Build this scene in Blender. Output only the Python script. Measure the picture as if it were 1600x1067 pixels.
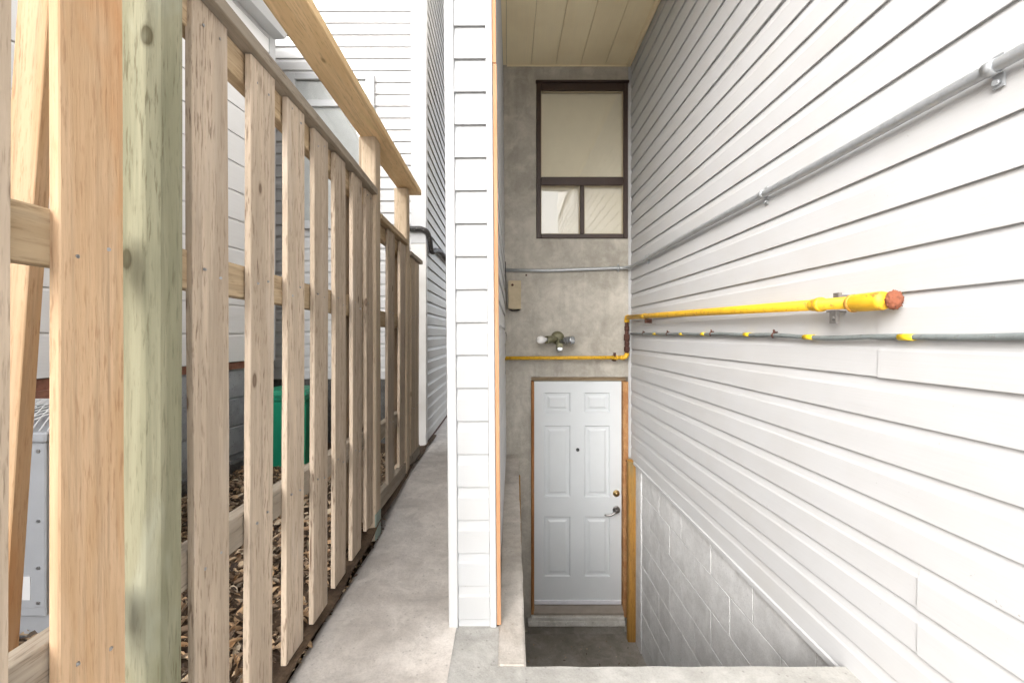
import bpy, bmesh, math, random
from mathutils import Vector, Matrix, noise

random.seed(7)
R = math.radians
scene = bpy.context.scene
col = scene.collection
for o in list(bpy.data.objects):
    bpy.data.objects.remove(o)

# ------------------------------------------------------------------ camera
CAM_Z = 1.104
cam_d = bpy.data.cameras.new("camera")
cam_d.sensor_width = 36.0
cam_d.lens = 660.0 / 1600.0 * 36.0
cam_d.shift_x = 0.005
cam_d.shift_y = -0.0066
cam_d.clip_start = 0.05
cam_d.clip_end = 2000.0
cam = bpy.data.objects.new("camera", cam_d)
cam.location = (0, 0, CAM_Z)
cam.rotation_euler = (R(90), 0, 0)
col.objects.link(cam)
scene.camera = cam

# ------------------------------------------------------------------ sky, sun, exposure
SUN_EL, SUN_AZ = 30.0, -148.0      # azimuth from +Y towards +X: the sun is behind the camera
w = bpy.data.worlds.new("World")
scene.world = w
w.use_nodes = True
nt = w.node_tree
nt.nodes.clear()
sky = nt.nodes.new("ShaderNodeTexSky")
sky.sky_type = 'NISHITA'
sky.sun_disc = False
sky.sun_elevation = R(SUN_EL)
sky.sun_rotation = R(SUN_AZ)
sky.dust_density = 4.0
sky.air_density = 1.0
hs = nt.nodes.new("ShaderNodeHueSaturation")     # overcast: a nearly colourless sky
hs.inputs['Saturation'].default_value = 0.26
hs.inputs['Value'].default_value = 1.0
bg = nt.nodes.new("ShaderNodeBackground")
bg.inputs['Strength'].default_value = 0.15
wo = nt.nodes.new("ShaderNodeOutputWorld")
nt.links.new(sky.outputs[0], hs.inputs['Color'])
nt.links.new(hs.outputs[0], bg.inputs['Color'])
nt.links.new(bg.outputs[0], wo.inputs['Surface'])

sun_d = bpy.data.lights.new("sun", 'SUN')
sun_d.energy = 0.7
sun_d.angle = R(70)
sun_d.color = (1.0, 0.985, 0.96)
sun = bpy.data.objects.new("sun", sun_d)
el, az = R(SUN_EL), R(SUN_AZ)
to_sun = Vector((math.cos(el) * math.sin(az), math.cos(el) * math.cos(az), math.sin(el)))
sun.rotation_euler = to_sun.to_track_quat('Z', 'Y').to_euler()
sun.location = (0, -3, 8)
col.objects.link(sun)

vs = scene.view_settings
vs.view_transform = 'Standard'
vs.look = 'None'
vs.exposure = 1.88
vs.gamma = 1.0
vs.use_curve_mapping = False
scene.render.film_transparent = False
scene.cycles.use_adaptive_sampling = True
scene.cycles.adaptive_threshold = 0.04
scene.cycles.max_bounces = 7
scene.cycles.diffuse_bounces = 5
scene.cycles.glossy_bounces = 3
scene.cycles.transmission_bounces = 2

# ------------------------------------------------------------------ material helpers
class NT:
    def __init__(self, name):
        self.m = bpy.data.materials.new(name)
        self.m.use_nodes = True
        self.t = self.m.node_tree
        self.b = self.t.nodes['Principled BSDF']
    def n(self, kind, **kw):
        nd = self.t.nodes.new(kind)
        for k, v in kw.items():
            setattr(nd, k, v)
        return nd
    def l(self, a, b):
        self.t.links.new(a, b)
    def coords(self, scale=(1, 1, 1), rnd=True, rot=(0, 0, 0)):
        tc = self.n("ShaderNodeTexCoord")
        out = tc.outputs['Object']
        if rnd:
            oi = self.n("ShaderNodeObjectInfo")
            ml = self.n("ShaderNodeMath", operation='MULTIPLY')
            ml.inputs[1].default_value = 57.0
            self.l(oi.outputs['Random'], ml.inputs[0])
            ad = self.n("ShaderNodeVectorMath", operation='ADD')
            self.l(out, ad.inputs[0]); self.l(ml.outputs[0], ad.inputs[1])
            out = ad.outputs[0]
        mp = self.n("ShaderNodeMapping")
        mp.inputs['Scale'].default_value = scale
        mp.inputs['Rotation'].default_value = rot
        self.l(out, mp.inputs['Vector'])
        return mp.outputs[0]
    def noise(self, vec, scale=5.0, detail=6.0, rough=0.6, dist=0.0):
        nz = self.n("ShaderNodeTexNoise")
        nz.inputs['Scale'].default_value = scale
        nz.inputs['Detail'].default_value = detail
        nz.inputs['Roughness'].default_value = rough
        nz.inputs['Distortion'].default_value = dist
        self.l(vec, nz.inputs['Vector'])
        return nz.outputs['Fac']
    def ramp(self, fac, stops, interp='LINEAR'):
        r = self.n("ShaderNodeValToRGB")
        r.color_ramp.interpolation = interp
        e = r.color_ramp.elements
        while len(e) > 2:
            e.remove(e[-1])
        for i, (p, c) in enumerate(stops):
            if not isinstance(c, (tuple, list)):
                c = (c, c, c)
            c = tuple(c) + (1.0,) if len(c) == 3 else c
            if i < 2:
                e[i].position = p; e[i].color = c
            else:
                q = e.new(p); q.color = c
        self.l(fac, r.inputs[0])
        return r.outputs[0]
    def mix(self, fac, a, b, mode='MIX'):
        mx = self.n("ShaderNodeMix", data_type='RGBA', blend_type=mode)
        for sock, v in ((mx.inputs[0], fac), (mx.inputs[6], a), (mx.inputs[7], b)):
            if hasattr(v, 'links') or hasattr(v, 'is_linked'):
                self.l(v, sock)
            elif isinstance(v, (int, float)):
                sock.default_value = v
            else:
                sock.default_value = tuple(v) + (1.0,) if len(v) == 3 else v
        return mx.outputs[2]
    def bump(self, height, strength=0.3, dist=0.01, normal=None):
        b = self.n("ShaderNodeBump")
        b.inputs['Strength'].default_value = strength
        b.inputs['Distance'].default_value = dist
        self.l(height, b.inputs['Height'])
        if normal is not None:
            self.l(normal, b.inputs['Normal'])
        return b.outputs[0]
    def done(self, color=None, rough=0.6, metal=0.0, normal=None, spec=None):
        if color is not None:
            if hasattr(color, 'is_linked'):
                self.l(color, self.b.inputs['Base Color'])
            else:
                self.b.inputs['Base Color'].default_value = tuple(color) + (1.0,)
        if hasattr(rough, 'is_linked'):
            self.l(rough, self.b.inputs['Roughness'])
        else:
            self.b.inputs['Roughness'].default_value = rough
        self.b.inputs['Metallic'].default_value = metal
        if spec is not None:
            self.b.inputs['Specular IOR Level'].default_value = spec
        if normal is not None:
            self.l(normal, self.b.inputs['Normal'])
        return self.m

def hv(c, k):
    return tuple(min(1, max(0, x * k)) for x in c)

def wood_material(name, base, tint, dark, axis='z', streak=0.5, knot=0.5, var=0.25, patch=None, fleck=0.6):
    """grain runs along the object's own axis"""
    t = NT(name)
    ax = 'xyz'.index(axis)
    def sc(long, across):
        s = [across] * 3; s[ax] = long
        return tuple(s)
    fine = t.noise(t.coords(sc(2.2, 70.0)), 1.0, 4, 0.65, 0.2)
    broad = t.noise(t.coords(sc(1.2, 13.0)), 1.0, 3, 0.6, 0.6)
    fleckn = t.noise(t.coords(sc(17.0, 185.0)), 1.0, 3, 0.62)
    c = t.ramp(fine, [(0.28, hv(base, 0.68)), (0.50, base), (0.72, hv(base, 1.12))])
    c = t.mix(t.ramp(broad, [(0.42, 0.0), (0.62, 1.0)]), c, tint)
    # dark flecks and checks running along the grain
    fk = t.ramp(fleckn, [(0.54, 0.0), (0.67, fleck)])
    area = t.noise(t.coords(sc(2.5, 20.0)), 1.0, 2, 0.5)
    fm = t.n("ShaderNodeMath", operation='MULTIPLY')
    t.l(fk, fm.inputs[0]); t.l(t.ramp(area, [(0.36, 0.30), (0.60, 1.0)]), fm.inputs[1])
    c = t.mix(fm.outputs[0], c, dark)
    # grey weathering film in patches
    c = t.mix(t.ramp(area, [(0.30, 0.22), (0.50, 0.0)]), c, hv(tint, 0.72))
    ck = t.noise(t.coords(sc(1.1, 34.0)), 1.0, 3, 0.5)
    ckm = t.ramp(ck, [(0.70, 0.0), (0.735, streak)])
    c = t.mix(ckm, c, dark)
    # knots
    vo = t.n("ShaderNodeTexVoronoi")
    vo.inputs['Scale'].default_value = 1.0
    t.l(t.coords(sc(4.2, 9.0)), vo.inputs['Vector'])
    km = t.ramp(vo.outputs['Distance'], [(0.0, knot * 0.7), (0.075, knot), (0.095, knot * 0.3), (0.125, 0.0)])
    sep = t.n("ShaderNodeSeparateColor"); t.l(vo.outputs['Color'], sep.inputs[0])
    sel = t.ramp(sep.outputs[0], [(0.56, 0.0), (0.58, 1.0)])
    km2 = t.n("ShaderNodeMath", operation='MULTIPLY')
    t.l(km, km2.inputs[0]); t.l(sel, km2.inputs[1])
    c = t.mix(km2.outputs[0], c, hv(dark, 0.9))
    if patch is not None:
        pn = t.noise(t.coords(sc(1.6, 7.0)), 1.0, 4, 0.55, 0.5)
        c = t.mix(t.ramp(pn, [(0.55, 0.0), (0.70, 0.75)]), c, patch)
    # piece to piece tone
    oi = t.n("ShaderNodeObjectInfo")
    tone = t.ramp(oi.outputs['Random'], [(0.0, 1.0 - var), (1.0, 1.0)])
    c = t.mix(1.0, c, tone, 'MULTIPLY')
    h = t.mix(0.5, fine, fleckn)
    nb = t.bump(h, 0.55, 0.004)
    return t.done(c, 0.82, 0, nb, 0.25)

def vinyl_material(name, base=(0.80, 0.80, 0.80), axis='y', dirt=0.25, rough=0.48, dirtc=(0.42, 0.38, 0.32)):
    t = NT(name)
    ax = 'xyz'.index(axis)
    s = [120.0] * 3; s[ax] = 3.0
    g = t.noise(t.coords(tuple(s)), 1.0, 3, 0.6)
    big = t.noise(t.coords((2.2, 2.2, 2.2)), 1.0, 3, 0.65)
    speck = t.noise(t.coords((90, 90, 90)), 1.0, 2, 0.5)
    c = t.mix(t.ramp(big, [(0.40, 0.0), (0.80, dirt)]), base, dirtc)
    c = t.mix(t.ramp(speck, [(0.76, 0.0), (0.80, 0.55)]), c, (0.25, 0.22, 0.19))
    c = t.mix(t.ramp(g, [(0.35, 0.06), (0.6, 0.0)]), c, (0.45, 0.44, 0.43))
    wav = t.noise(t.coords((1.3, 1.3, 5.0)), 1.0, 2, 0.5)
    n1 = t.bump(wav, 0.25, 0.03)
    n2 = t.bump(g, 0.22, 0.002, n1)
    return t.done(c, rough, 0, n2, 0.4)

def concrete_material(name, light, dark, scale=2.0, stain=0.5, streak=0.0, pits=0.3, contrast=(0.35, 0.68), rnd=False, bump=0.35):
    t = NT(name)
    a = t.noise(t.coords((scale,) * 3, rnd), 1.0, 5, 0.62, 0.4)
    b = t.noise(t.coords((scale * 9,) * 3, rnd), 1.0, 4, 0.7)
    f = t.noise(t.coords((160,) * 3, rnd), 1.0, 2, 0.6)
    c = t.ramp(a, [(contrast[0], dark), (contrast[1], light)])
    c = t.mix(t.ramp(b, [(0.35, 0.32), (0.65, 0.0)]), c, hv(dark, 0.75))
    c = t.mix(t.ramp(f, [(0.30, 0.30), (0.55, 0.0)]), c, hv(dark, 0.6))
    if stain:
        s = t.noise(t.coords((scale * 0.6, scale * 1.5, scale * 0.8), rnd), 1.0, 5, 0.6, 1.0)
        c = t.mix(t.ramp(s, [(0.55, 0.0), (0.72, stain)]), c, hv(dark, 0.55))
    if streak:
        s = t.noise(t.coords((7, 7, 0.7), rnd), 1.0, 5, 0.6)
        c = t.mix(t.ramp(s, [(0.50, 0.0), (0.70, streak)]), c, hv(dark, 0.6))
    bl = t.noise(t.coords((scale * 3.1,) * 3, rnd), 1.0, 4, 0.7, 0.4)
    c = t.mix(t.ramp(bl, [(0.48, 0.0), (0.66, 0.35)]), c, hv(light, 1.18))
    c = t.mix(t.ramp(bl, [(0.28, 0.30), (0.44, 0.0)]), c, hv(dark, 0.7))
    vo = t.n("ShaderNodeTexVoronoi"); vo.inputs['Scale'].default_value = 45.0
    t.l(t.coords((1, 1, 1), rnd), vo.inputs['Vector'])
    sep = t.n("ShaderNodeSeparateColor"); t.l(vo.outputs['Color'], sep.inputs[0])
    pm = t.n("ShaderNodeMath", operation='MULTIPLY')
    t.l(t.ramp(vo.outputs['Distance'], [(0.12, pits), (0.22, 0.0)]), pm.inputs[0])
    t.l(t.ramp(sep.outputs[0], [(0.70, 0.0), (0.72, 1.0)]), pm.inputs[1])
    c = t.mix(pm.outputs[0], c, hv(dark, 0.35))
    n1 = t.bump(a, bump, 0.03)
    n2 = t.bump(b, bump, 0.008, n1)
    n3 = t.bump(f, bump, 0.002, n2)
    return t.done(c, 0.9, 0, n3, 0.2)

def painted_metal(name, base, rust=None, rough=0.45, metal=0.0, amount=0.3, scale=25):
    t = NT(name)
    a = t.noise(t.coords((scale,) * 3), 1.0, 8, 0.7)
    c = t.ramp(a, [(0.3, hv(base, 0.82)), (0.6, base)])
    if rust is not None:
        b = t.noise(t.coords((scale * 1.7,) * 3), 1.0, 6, 0.7, 0.5)
        c = t.mix(t.ramp(b, [(0.56, 0.0), (0.66, amount)]), c, rust)
    nb = t.bump(a, 0.2, 0.003)
    return t.done(c, rough, metal, nb)

def plain(name, base, rough=0.5, metal=0.0, var=0.12, scale=12.0, bump=0.08):
    t = NT(name)
    a = t.noise(t.coords((scale,) * 3), 1.0, 6, 0.6)
    c = t.ramp(a, [(0.3, hv(base, 1 - var)), (0.7, base)])
    return t.done(c, rough, metal, t.bump(a, bump, 0.004))

M = {}
M['old_wood'] = wood_material('weathered_fence_wood', (0.64, 0.52, 0.40), (0.51, 0.41, 0.31), (0.15, 0.09, 0.055), 'z', 0.8, 0.85, 0.24, (0.64, 0.545, 0.45), 0.8)
M['pale_wood'] = wood_material('pale_fence_wood', (0.62, 0.50, 0.37), (0.52, 0.41, 0.29), (0.20, 0.13, 0.07), 'z', 0.5, 0.6, 0.15)
M['new_wood'] = wood_material('fresh_pine_wood', (0.66, 0.46, 0.29), (0.60, 0.39, 0.22), (0.28, 0.115, 0.04), 'z', 0.6, 0.95, 0.06, (0.62, 0.27, 0.085), 0.45)
M['green_wood'] = wood_material('green_treated_wood', (0.33, 0.315, 0.215), (0.23, 0.225, 0.145), (0.08, 0.065, 0.03), 'z', 0.85, 0.85, 0.05, (0.44, 0.45, 0.36))
M['rail_wood'] = wood_material('rail_wood', (0.56, 0.43, 0.28), (0.46, 0.34, 0.21), (0.22, 0.14, 0.07), 'y', 0.5, 0.7, 0.15)
M['rail_grey'] = wood_material('grey_rail_wood', (0.42, 0.36, 0.29), (0.33, 0.28, 0.22), (0.14, 0.10, 0.07), 'y', 0.6, 0.6, 0.15)
M['beam_wood'] = wood_material('fresh_beam_wood', (0.82, 0.60, 0.35), (0.74, 0.52, 0.28), (0.30, 0.19, 0.08), 'y', 0.35, 0.8, 0.05, (0.66, 0.54, 0.27), 0.4)
M['frame_wood'] = wood_material('door_frame_wood', (0.40, 0.19, 0.07), (0.30, 0.13, 0.045), (0.09, 0.04, 0.02), 'z', 0.5, 0.8, 0.2, (0.46, 0.25, 0.10))
M['post_wood'] = wood_material('damp_post_wood', (0.42, 0.22, 0.05), (0.30, 0.17, 0.06), (0.10, 0.06, 0.02), 'z', 0.6, 0.7, 0.1, (0.24, 0.19, 0.09))
M['orange_wood'] = wood_material('bare_orange_wood', (0.48, 0.27, 0.155), (0.44, 0.23, 0.12), (0.35, 0.15, 0.06), 'z', 0.2, 0.4, 0.05, None, 0.3)
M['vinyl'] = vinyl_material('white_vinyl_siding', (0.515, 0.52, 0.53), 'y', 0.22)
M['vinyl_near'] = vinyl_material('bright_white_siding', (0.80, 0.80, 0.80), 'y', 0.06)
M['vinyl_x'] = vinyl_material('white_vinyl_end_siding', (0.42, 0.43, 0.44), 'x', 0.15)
M['vinyl_shade'] = vinyl_material('alley_shade_siding', (0.44, 0.425, 0.40), 'y', 0.35)  # tall house side wall: alley shade put into the darker base colour
M['vinyl_far'] = vinyl_material('white_vinyl_far_siding', (0.60, 0.60, 0.60), 'x', 0.08)
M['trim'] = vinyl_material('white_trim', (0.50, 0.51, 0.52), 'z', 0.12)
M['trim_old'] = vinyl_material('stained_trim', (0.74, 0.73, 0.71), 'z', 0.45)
M['body'] = plain('sheathing', (0.30, 0.28, 0.25), 0.9)
M['rear_wall'] = concrete_material('parged_concrete', (0.58, 0.545, 0.485), (0.37, 0.345, 0.30), 1.9, 0.45, 0.40, 0.2)
M['block'] = concrete_material('painted_block', (0.72, 0.725, 0.73), (0.58, 0.58, 0.58), 2.2, 0.30, 0.0, 0.25, (0.32, 0.62), True)
M['mortar'] = concrete_material('mortar', (0.62, 0.62, 0.61), (0.34, 0.34, 0.33), 4.0, 0.3)
M['walk'] = concrete_material('walkway_concrete', (0.76, 0.715, 0.665), (0.56, 0.515, 0.47), 2.6, 0.50, 0.0, 0.35)
M['landing'] = concrete_material('pale_concrete', (0.50, 0.49, 0.465), (0.37, 0.36, 0.335), 3.0, 0.45, 0.0, 0.4)
M['ledge'] = concrete_material('brown_concrete', (0.60, 0.565, 0.52), (0.43, 0.39, 0.345), 2.6, 0.5, 0.0, 0.35)
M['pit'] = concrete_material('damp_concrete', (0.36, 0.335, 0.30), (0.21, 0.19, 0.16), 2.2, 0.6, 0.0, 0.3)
M['sill_paint'] = concrete_material('flaking_white_paint', (0.66, 0.65, 0.62), (0.50, 0.48, 0.44), 6.0, 0.55, 0.0, 0.6)
M['found'] = concrete_material('grey_foundation', (0.42, 0.44, 0.47), (0.29, 0.30, 0.32), 2.0, 0.35, 0.0, 0.5)
M['rock'] = concrete_material('dark_footing', (0.17, 0.165, 0.16), (0.07, 0.067, 0.062), 5.0, 0.5, 0.0, 0.5, bump=0.9)
M['soil'] = concrete_material('leafy_soil', (0.16, 0.11, 0.07), (0.06, 0.04, 0.027), 5.0, 0.5, 0.0, 0.4, bump=0.9)
M['soffit'] = vinyl_material('tan_soffit', (0.90, 0.79, 0.55), 'y', 0.30, 0.6, (0.60, 0.44, 0.22))
M['brown'] = painted_metal('dark_brown_frame', (0.040, 0.020, 0.014), None, 0.5)
M['blind'] = plain('beige_blind', (0.86, 0.79, 0.64), 0.9, 0, 0.06, 6.0)
M['door'] = plain('white_door_paint', (0.66, 0.69, 0.71), 0.40, 0, 0.03, 8.0, 0.03)
M['sweep'] = plain('door_sweep_vinyl', (0.80, 0.80, 0.85), 0.5)
M['threshold'] = plain('worn_threshold', (0.30, 0.26, 0.22), 0.6, 0, 0.3)
M['brass'] = plain('brass', (0.62, 0.46, 0.22), 0.3, 0.9)
M['nickel'] = plain('dark_nickel', (0.30, 0.29, 0.28), 0.28, 0.95)
M['black'] = plain('black_plastic', (0.02, 0.02, 0.022), 0.5)
M['galv'] = painted_metal('galvanised_steel', (0.46, 0.48, 0.50), (0.33, 0.34, 0.34), 0.42, 0.55, 0.4, 30)
M['cable'] = painted_metal('grey_green_cable', (0.19, 0.215, 0.215), (0.10, 0.095, 0.085), 0.6, 0.0, 0.6, 40)
M['tape'] = plain('yellow_tape', (0.80, 0.56, 0.02), 0.5)
M['gas'] = painted_metal('yellow_gas_paint', (0.70, 0.40, 0.018), (0.26, 0.11, 0.03), 0.55, 0.0, 0.85, 24)
M['rust'] = painted_metal('rusty_iron', (0.085, 0.035, 0.025), (0.20, 0.08, 0.04), 0.8, 0.2, 0.6, 60)
M['foam'] = painted_metal('rust_red_sealant', (0.23, 0.075, 0.038), (0.075, 0.022, 0.014), 0.95, 0.0, 0.9, 70)
M['bracket'] = plain('grey_bracket', (0.22, 0.21, 0.20), 0.5, 0.5, 0.3, 40)
M['box'] = plain('tan_box', (0.52, 0.43, 0.29), 0.7, 0, 0.2, 20)
M['olive'] = plain('olive_fixture', (0.20, 0.19, 0.11), 0.5, 0.2, 0.35, 30)
M['chrome'] = plain('dull_chrome', (0.48, 0.50, 0.52), 0.25, 0.85, 0.2, 30)
M['bulb'] = plain('frosted_bulb', (0.86, 0.85, 0.84), 0.35, 0, 0.02)
M['grey_metal'] = plain('grey_condenser_paint', (0.44, 0.455, 0.48), 0.45, 0.1, 0.08)
M['coil'] = plain('dark_coil', (0.04, 0.04, 0.042), 0.7)
M['wire'] = plain('white_wire', (0.62, 0.62, 0.62), 0.5)
M['paper'] = plain('white_label', (0.8, 0.8, 0.8), 0.7)
M['bin'] = plain('green_plastic', (0.004, 0.24, 0.13), 0.45, 0, 0.2, 9)
M['brick'] = plain('old_brick', (0.33, 0.15, 0.10), 0.9, 0, 0.4, 30)
M['blackpipe'] = painted_metal('black_flaking_pipe', (0.035, 0.032, 0.03), (0.26, 0.25, 0.22), 0.6, 0, 0.8, 22)
M['upper'] = vinyl_material('upper_siding', (0.74, 0.74, 0.73), 'y', 0.1)
M['shingle'] = plain('roof_shingle', (0.09, 0.085, 0.08), 0.9, 0, 0.4, 40)
M['bark'] = plain('grey_bark', (0.12, 0.10, 0.085), 0.9, 0, 0.4, 30)
M['nail'] = plain('nail_head', (0.36, 0.36, 0.36), 0.4, 0.8)

t = NT('window_glass')
t.t.nodes.remove(t.b)
fr = t.n("ShaderNodeFresnel"); fr.inputs['IOR'].default_value = 2.2
wv = t.noise(t.coords((3, 3, 3)), 1.0, 2)
nb = t.bump(wv, 0.04, 0.02)
gl = t.n("ShaderNodeBsdfGlossy"); gl.inputs['Roughness'].default_value = 0.01
t.l(nb, gl.inputs['Normal'])
tr = t.n("ShaderNodeBsdfTransparent"); tr.inputs[0].default_value = (0.95, 0.955, 0.95, 1)
mxs = t.n("ShaderNodeMixShader")
gg = t.n("ShaderNodeNewGeometry")
inv = t.n("ShaderNodeMath", operation='SUBTRACT'); inv.inputs[0].default_value = 1.0
t.l(gg.outputs['Backfacing'], inv.inputs[1])
mf = t.n("ShaderNodeMath", operation='MULTIPLY')
t.l(fr.outputs[0], mf.inputs[0]); t.l(inv.outputs[0], mf.inputs[1])
t.l(mf.outputs[0], mxs.inputs[0]); t.l(tr.outputs[0], mxs.inputs[1]); t.l(gl.outputs[0], mxs.inputs[2])
t.l(mxs.outputs[0], t.t.nodes['Material Output'].inputs['Surface'])
M['glass'] = t.m

t = NT('dry_leaves')
ge = t.n("ShaderNodeNewGeometry")
c = t.ramp(ge.outputs['Random Per Island'], [(0.0, (0.05, 0.032, 0.022)), (0.25, (0.12, 0.08, 0.05)), (0.5, (0.32, 0.22, 0.14)), (0.7, (0.42, 0.26, 0.13)), (0.88, (0.56, 0.46, 0.33)), (1.0, (0.09, 0.06, 0.04))])
M['leaf'] = t.done(c, 0.8)

# ------------------------------------------------------------------ mesh helpers
WORLD = {}      # object -> world location (no scaling anywhere)

def link(name, me, mat, parent=None, loc=(0, 0, 0), rot=None):
    o = bpy.data.objects.new(name, me)
    if me is not None and mat is not None and len(me.materials) == 0:
        me.materials.append(M[mat] if isinstance(mat, str) else mat)
    col.objects.link(o)
    loc = Vector(loc)
    if parent is not None:
        o.parent = parent
        o.location = loc - WORLD[parent.name]
    else:
        o.location = loc
    WORLD[o.name] = loc
    if rot:
        o.rotation_euler = rot
    return o

def tag(o, label, cat, group=None):
    o['label'] = label; o['category'] = cat
    if group: o['group'] = group
    return o

def thing(name, label, cat, loc=(0, 0, 0), rot=None, group=None):
    o = link(name, None, None, None, loc, rot)
    o.empty_display_size = 0.1
    return tag(o, label, cat, group)

def setting(o, kind='structure'):
    o['kind'] = kind
    return o

def bm_mesh(bm, name, smooth=False):
    me = bpy.data.meshes.new(name)
    bm.normal_update()
    bm.to_mesh(me); bm.free()
    if smooth:
        for p in me.polygons: p.use_smooth = True
    return me

def box_mesh(name, x0, x1, y0, y1, z0, z1, bevel=0.0, seg=1):
    bm = bmesh.new()
    add_box(bm, x0, x1, y0, y1, z0, z1)
    if bevel > 0:
        bmesh.ops.bevel(bm, geom=list(bm.edges), offset=bevel, segments=seg, affect='EDGES', profile=0.6)
    return bm_mesh(bm, name)

def add_box(bm, x0, x1, y0, y1, z0, z1):
    v = [bm.verts.new((x, y, z)) for x in (x0, x1) for y in (y0, y1) for z in (z0, z1)]
    for f in ((0, 1, 3, 2), (4, 6, 7, 5), (0, 4, 5, 1), (2, 3, 7, 6), (0, 2, 6, 4), (1, 5, 7, 3)):
        bm.faces.new([v[i] for i in f])
    return v

def prism_mesh(name, prof, axis, a, b, smooth=False):
    """closed 2-D profile (counter-clockwise irrelevant) swept along an axis"""
    bm = bmesh.new()
    def pt(p, t):
        if axis == 'y': return (p[0], t, p[1])
        if axis == 'x': return (t, p[0], p[1])
        return (p[0], p[1], t)
    A = [bm.verts.new(pt(p, a)) for p in prof]
    B = [bm.verts.new(pt(p, b)) for p in prof]
    n = len(prof)
    for i in range(n):
        bm.faces.new((A[i], A[(i + 1) % n], B[(i + 1) % n], B[i]))
    bm.faces.new(A[::-1]); bm.faces.new(B)
    bmesh.ops.recalc_face_normals(bm, faces=bm.faces)
    return bm_mesh(bm, name, smooth)

def add_tube(bm, pts, rad, seg=14, cap=True):
    pts = [Vector(p) for p in pts]
    rads = rad if isinstance(rad, (list, tuple)) else [rad] * len(pts)
    d0 = (pts[1] - pts[0]).normalized()
    up = Vector((0, 0, 1)) if abs(d0.z) < 0.9 else Vector((1, 0, 0))
    u = d0.cross(up).normalized(); v = u.cross(d0).normalized()
    rings = []
    prev = d0
    for i, p in enumerate(pts):
        if i == 0: d = d0
        elif i == len(pts) - 1: d = (pts[i] - pts[i - 1]).normalized()
        else: d = ((pts[i] - pts[i - 1]).normalized() + (pts[i + 1] - pts[i]).normalized()).normalized()
        q = prev.rotation_difference(d)
        u = q @ u; v = q @ v; prev = d
        rings.append([bm.verts.new(p + (u * math.cos(2 * math.pi * k / seg) + v * math.sin(2 * math.pi * k / seg)) * rads[i]) for k in range(seg)])
    for a, b in zip(rings, rings[1:]):
        for k in range(seg):
            f = bm.faces.new((a[k], a[(k + 1) % seg], b[(k + 1) % seg], b[k])); f.smooth = True
    if cap:
        bm.faces.new(rings[0][::-1]); bm.faces.new(rings[-1])
    return rings

def tube_mesh(name, pts, rad, seg=14):
    bm = bmesh.new()
    add_tube(bm, pts, rad, seg)
    bmesh.ops.recalc_face_normals(bm, faces=bm.faces)
    return bm_mesh(bm, name)

def lathe_mesh(name, prof, origin, direction, seg=20):
    """profile of (radius, distance along direction)"""
    o = Vector(origin); d = Vector(direction).normalized()
    up = Vector((0, 0, 1)) if abs(d.z) < 0.9 else Vector((1, 0, 0))
    u = d.cross(up).normalized(); v = u.cross(d).normalized()
    bm = bmesh.new()
    rings = []
    for r, t_ in prof:
        c_ = o + d * t_
        if r < 1e-6: rings.append([bm.verts.new(c_)])
        else: rings.append([bm.verts.new(c_ + (u * math.cos(2 * math.pi * k / seg) + v * math.sin(2 * math.pi * k / seg)) * r) for k in range(seg)])
    for a, b in zip(rings, rings[1:]):
        for k in range(seg):
            k2 = (k + 1) % seg
            if len(a) == 1 and len(b) == 1: continue
            if len(a) == 1: f = bm.faces.new((a[0], b[k2], b[k]))
            elif len(b) == 1: f = bm.faces.new((a[k], a[k2], b[0]))
            else: f = bm.faces.new((a[k], a[k2], b[k2], b[k]))
            f.smooth = True
    bmesh.ops.recalc_face_normals(bm, faces=bm.faces)
    return bm_mesh(bm, name)

def bend(p0, p1, p2, r, n=6):
    """arc points that round the corner p1"""
    p0, p1, p2 = Vector(p0), Vector(p1), Vector(p2)
    a = p1 + (p0 - p1).normalized() * r
    b = p1 + (p2 - p1).normalized() * r
    return [a * (1 - t_) ** 2 + p1 * 2 * t_ * (1 - t_) + b * t_ ** 2 for t_ in [i / n for i in range(n + 1)]]

def board_mesh(name, w, th, h, wob=0.0015, seed=0, axis='z', bevel=0.002, segs=9, cutend=0.0):
    """rough sawn board: w across (y), th thick (x), h long (z), with slightly wandering edges"""
    rnd = random.Random(seed)
    bm = bmesh.new()
    rings = []
    ph = [rnd.uniform(0, 6.28) for _ in range(4)]
    for i in range(segs + 1):
        tt = i / segs
        z = h * tt
        e0 = wob * (math.sin(ph[0] + tt * 5) + rnd.uniform(-0.5, 0.5))
        e1 = wob * (math.sin(ph[1] + tt * 6) + rnd.uniform(-0.5, 0.5))
        bow = wob * 1.2 * math.sin(ph[2] + tt * 4)
        y0, y1 = e0, w + e1
        b = bevel
        sec = [(-th + bow, y0 + b), (-th + b + bow, y0), (-b + bow, y0), (bow, y0 + b), (bow, y1 - b), (-b + bow, y1), (-th + b + bow, y1), (-th + bow, y1 - b)]
        zz = [z + (cutend * (p[1] / w) if i == segs else 0) for p in sec]
        rings.append([bm.verts.new((p[0], p[1], q)) for p, q in zip(sec, zz)])
    for a, b_ in zip(rings, rings[1:]):
        for k in range(8):
            bm.faces.new((a[k], a[(k + 1) % 8], b_[(k + 1) % 8], b_[k]))
    bm.faces.new(rings[0][::-1]); bm.faces.new(rings[-1])
    bmesh.ops.recalc_face_normals(bm, faces=bm.faces)
    if axis == 'y':      # lay it along +y: z -> y, y -> z
        for v in bm.verts: v.co = Vector((v.co.x, v.co.z, v.co.y))
        bmesh.ops.recalc_face_normals(bm, faces=bm.faces)
    return bm_mesh(bm, name)

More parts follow.
